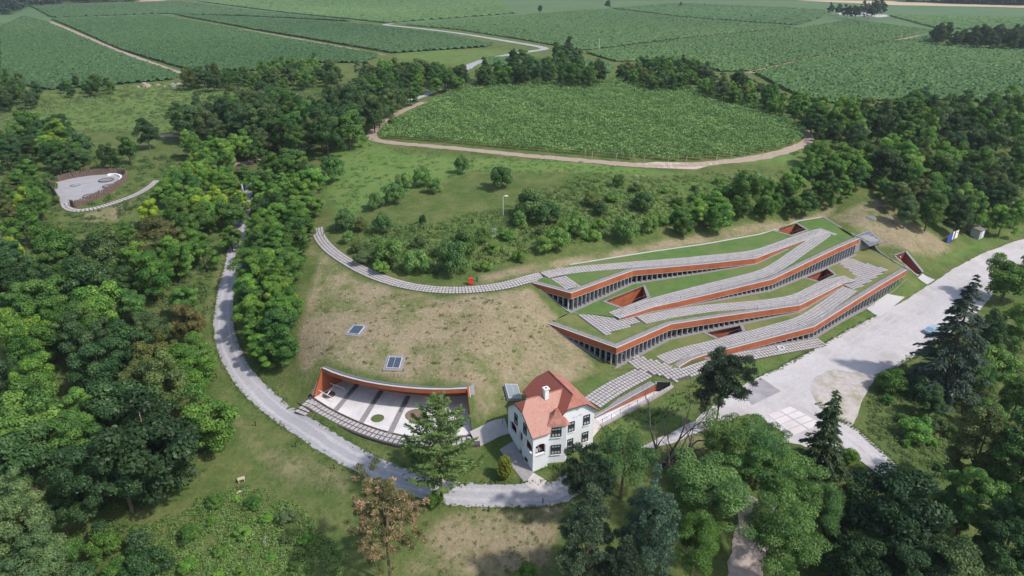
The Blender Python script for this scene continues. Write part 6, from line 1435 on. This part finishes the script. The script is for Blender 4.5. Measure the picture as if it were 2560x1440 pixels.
scatter('ground_cover', [[(1500,1075),(1590,1020),(1710,975),(1760,930),(1860,905),(1840,940),(1760,1000),(1640,1060),(1510,1110)], [(1345,1170),(1400,1140),(1420,1160),(1370,1190)]], 5, .38, (.085,.170,.040), 'lush green ground cover on the slope below the ramp', seed=7, width=.12)
scatter('dry_grass', [[(800,650),(770,780),(740,880),(770,950),(800,905),(1000,945),(1185,955),(1260,1000),(1460,920),(1390,810),(1320,735),(1100,755),(900,715)]], .9, .22, (.26,.21,.125), 'dry tufts on the brown hill between path and court', seed=8, width=.13, lean=1.2, avoid=False)

def weed_cloud(name, outlines, dens, rr, per, size, tint, label, seed=1, flat=.6, aspect=.45, avoid=True, patch=.3, mat=LEAF, lift=.15):
    """low leafy growth: many small clumps, thick in some places and thin in others"""
    rng = np.random.default_rng(seed); PX = []; PY = []
    for px in outlines:
        P = gp(px); lo, hi = P.min(0), P.max(0); n = int((hi[0]-lo[0])*(hi[1]-lo[1])*dens); X = rng.uniform(lo[0], hi[0], n); Y = rng.uniform(lo[1], hi[1], n); k = inside(X, Y, P)
        if avoid: k &= pdist(X, Y, DRIVE[::4], False) > 3.0
        k &= ~(inside(X, Y, fl) | (pdist(X, Y, fl) < 1.2) | (pdist(X, Y, line, False) < 1.8))
        X, Y = X[k], Y[k]; f = .5+.5*np.sin(X*.23+np.sin(Y*.17)*2+seed)*np.sin(Y*.21+np.sin(X*.15)*2); k = rng.random(len(X)) < patch+(1-patch)*f; PX.append(X[k]); PY.append(Y[k])
    X = np.concatenate(PX); Y = np.concatenate(PY); Rr = rng.uniform(*rr, len(X))*rng.uniform(.7, 1.3, len(X))
    C = np.column_stack([X, Y, TT(X, Y)+Rr*lift]); V, Fc, tone = clump_leaves(C, Rr, per, size, rng, flat, .5, aspect, False, .4)
    tl = np.clip(.5+.4*np.sin(V[:, 0]*.09+1)*np.sin(V[:, 1]*.11+seed), 0, 1); tone = np.clip(tone*.55+tl*.45, 0, 1)
    o = ob(name, npmesh(name, V, Fc, mat, False, tone), kind='stuff', label=label, cat='weeds'); o.color = (*tint, 1)
weed_cloud('weeds', [[(500,1250),(620,1215),(700,1240),(780,1300),(860,1390),(860,1500),(300,1500),(330,1320),(440,1290)]], 6.0, (.3, .75), 34, .26, (.155,.25,.07), 'thick weeds on the slope at the bottom left', 4, patch=.45)
weed_cloud('weeds', [[(2172,985),(2200,955),(2280,940),(2430,1100),(2380,1200),(2275,1170),(2170,1075)], [(1890,1115),(2010,1125),(2215,1225),(2120,1340),(2030,1500),(1915,1500),(1990,1290)]], 3.6, (.3, .75), 26, .27, (.12,.185,.058), 'weeds on both sides of the narrow concrete road', 5)
weed_cloud('bank_growth', [[(850,575),(900,640),(960,680),(1100,690),(1300,645),(1500,605),(1690,565),(1890,500),(1960,430),(1700,440),(1450,440),(1250,520),(1060,555)]], 1.3, (.35, .9), 34, .32, (.165,.255,.078), 'rank leafy growth over the bank above the museum', 6, patch=.25)
weed_cloud('meadow_growth', [[(0,245),(450,205),(850,215),(760,260),(420,335),(250,330),(0,325)]], .35, (.5, 1.4), 26, .5, (.155,.215,.078), 'uneven grass of the pale meadow behind the trees', 7, flat=.3)
weed_cloud('undergrowth', [[(0,560),(120,560),(420,560),(545,600),(515,760),(500,880),(545,1000),(565,1100),(480,1230),(300,1330),(0,1340)], [(605,640),(640,520),(770,400),(800,470),(760,580),(745,820),(700,930),(640,930),(608,830)]], .75, (.5, 1.3), 28, .38, (.085,.150,.045), 'leafy undergrowth of the woods beside the drive', 8, patch=.5, avoid=True)
weed_cloud('undergrowth', [[(1960,400),(2080,340),(2240,450),(2330,560),(2560,560),(2560,300),(2300,280)], [(2340,930),(2420,900),(2560,780),(2560,1440),(2120,1440),(2230,1250),(2420,1100)]], .6, (.5, 1.3), 28, .40, (.080,.140,.042), 'leafy undergrowth of the woods beyond the road', 9, patch=.5)
weed_cloud('undergrowth', [[(60,560),(130,540),(300,560),(400,500),(560,420),(560,390),(300,390),(100,410),(0,400),(0,560)], [(440,340),(700,370),(960,290),(1010,235),(900,210),(560,290)]], .35, (.5, 1.2), 34, .42, (.090,.155,.048), 'leafy undergrowth round the fenced yard and tall clump', 10, patch=.4)
weed_cloud('clover_patches', [[(800,690),(770,820),(790,895),(1000,935),(1180,945),(1420,880),(1330,745),(1100,752)]], .22, (.25, .6), 26, .2, (.125,.175,.055), 'green plants dotted over the brown hill', 11, flat=.25, avoid=False, patch=.1)
weed_cloud('meadow_growth', [[(830,350),(920,340),(960,370),(1180,385),(1500,410),(1700,430),(1500,440),(1180,430),(1060,470),(860,560),(810,480)]], .55, (.3, .9), 24, .3, (.16,.25,.075), 'uneven growth of the green meadow below the oval vineyard', 14, flat=.22, patch=.1)
weed_cloud('bank_tufts', [[(600,1160),(700,1110),(900,1185),(960,1270),(840,1300),(700,1240)], [(1140,1275),(1400,1255),(1380,1440),(1010,1440)], [(640,960),(740,960),(780,1030),(730,1020)], [(780,1040),(900,1090),(1010,1125),(1000,1180),(880,1130)]], 1.2, (.15, .4), 16, .17, (.17,.205,.08), 'short uneven grass of the mown banks by the drive', 15, flat=.25, patch=.15)
FLW = leafmat('blossom', .2)
weed_cloud('white_blossom', [[(1195,590),(1240,565),(1285,600),(1240,625)], [(985,605),(1050,590),(1060,610),(1000,622)], [(1480,455),(1620,440),(1600,475),(1500,480)], [(1880,440),(1930,450),(1900,470)]], .5, (.35, .7), 22, .2, (.50,.52,.46), 'clusters of white blossom on the bank', 12, mat=FLW, lift=.9, patch=.1)
weed_cloud('white_blossom', [[(600,1330),(690,1300),(720,1400),(640,1440),(590,1440)]], .5, (.2, .5), 14, .16, (.46,.46,.40), 'small white flowers among the weeds at the bottom', 13, mat=FLW, lift=1.0, patch=.1)

def edge_tufts(line, off, n, label, seed, tint=(.13,.19,.06)):
    rng = np.random.default_rng(seed); P = resample(np.column_stack([np.asarray(line)[:, :2], np.zeros(len(line))]), .5)[:, :2]; N = normals2(P); i = rng.integers(0, len(P), n); sd_ = rng.choice([-1, 1], n)
    Q = P[i]+N[i]*(sd_*(off+rng.normal(0, .22, n)))[:, None]; Rr = rng.uniform(.10, .32, n); C = np.column_stack([Q, TT(Q[:, 0], Q[:, 1])+.08])
    V, Fc, tone = clump_leaves(C, Rr, 14, .17, rng, .5, .5, .4, False, .4); o = ob('verge_grass', npmesh('verge_grass', V, Fc, LEAF, False, tone), kind='stuff', label=label, cat='grass'); o.color = (*tint, 1)
edge_tufts(DRIVE[:70], 1.95, 1500, 'grass tufts creeping over both edges of the drive', 31)
edge_tufts(np.vstack([gp([(1868,958),(1960,915),(2060,860),(2190,790)])]), .1, 260, 'grass tufts along the upper edge of the forecourt', 32)
edge_tufts(np.vstack([gp([(2330,862),(2235,925),(2185,948)])]), .3, 260, 'grass tufts along the lower edge of the forecourt', 33)
edge_tufts(np.vstack([gp([(2045,1010),(2100,1050),(2145,1075),(2190,1115),(2256,1180)])]), .3, 300, 'grass tufts along the narrow concrete road', 34)
def stones(outline, n, label, seed):
    rng = np.random.default_rng(seed); P = gp(outline); lo, hi = P.min(0), P.max(0); X = rng.uniform(lo[0], hi[0], n*3); Y = rng.uniform(lo[1], hi[1], n*3); k = inside(X, Y, P); X, Y = X[k][:n], Y[k][:n]; Z = TT(X, Y); V = []; Fc = []
    oc = np.array([(1, 0, 0), (0, 1, 0), (-1, 0, 0), (0, -1, 0), (0, 0, 1), (0, 0, -1)], float); fs = np.array([(0,1,4),(1,2,4),(2,3,4),(3,0,4),(1,0,5),(2,1,5),(3,2,5),(0,3,5)])
    for i, (x, y, z) in enumerate(zip(X, Y, Z)):
        r = .035+.11*rng.random()**3; V.append(oc*np.array([r*rng.uniform(.7, 1.5), r, r*.6])+np.array([x, y, z+.03])); Fc.append(fs+6*i)
    ob('stones', npmesh('stones', np.vstack(V), np.vstack(Fc), M('pale_stone', (.40,.37,.32), (.52,.48,.42), 3, .9)), kind='stuff', label=label, cat='stones')
stones([(800,650),(770,780),(740,880),(770,950),(800,905),(1000,945),(1185,955),(1260,1000),(1460,920),(1390,810),(1320,735),(1100,755),(900,715)], 1500, 'pale stones strewn over the brown hill', 1)
stones([(2080,545),(2200,500),(2390,620),(2330,660),(2270,610),(2160,570)], 260, 'pale stones on the dry hillside by the trench', 2)

# ------------------------------------------------------------------ summer haze: even, thin air round the whole place
hm = bpy.data.materials.new('summer_haze'); hm.use_nodes = True; hm.node_tree.nodes.remove(hm.node_tree.nodes['Principled BSDF'])
hv = hm.node_tree.nodes.new('ShaderNodeVolumePrincipled'); hv.inputs['Color'].default_value = (.80, .88, 1.0, 1); hv.inputs['Density'].default_value = .00012; hv.inputs['Anisotropy'].default_value = .2
hm.node_tree.links.new(hv.outputs[0], hm.node_tree.nodes['Material Output'].inputs['Volume'])
MB().box((0, 3180, 32), (10800, 6800, 96)).build('haze', hm, kind='stuff', label='thin bluish summer haze over the far fields', cat='haze')
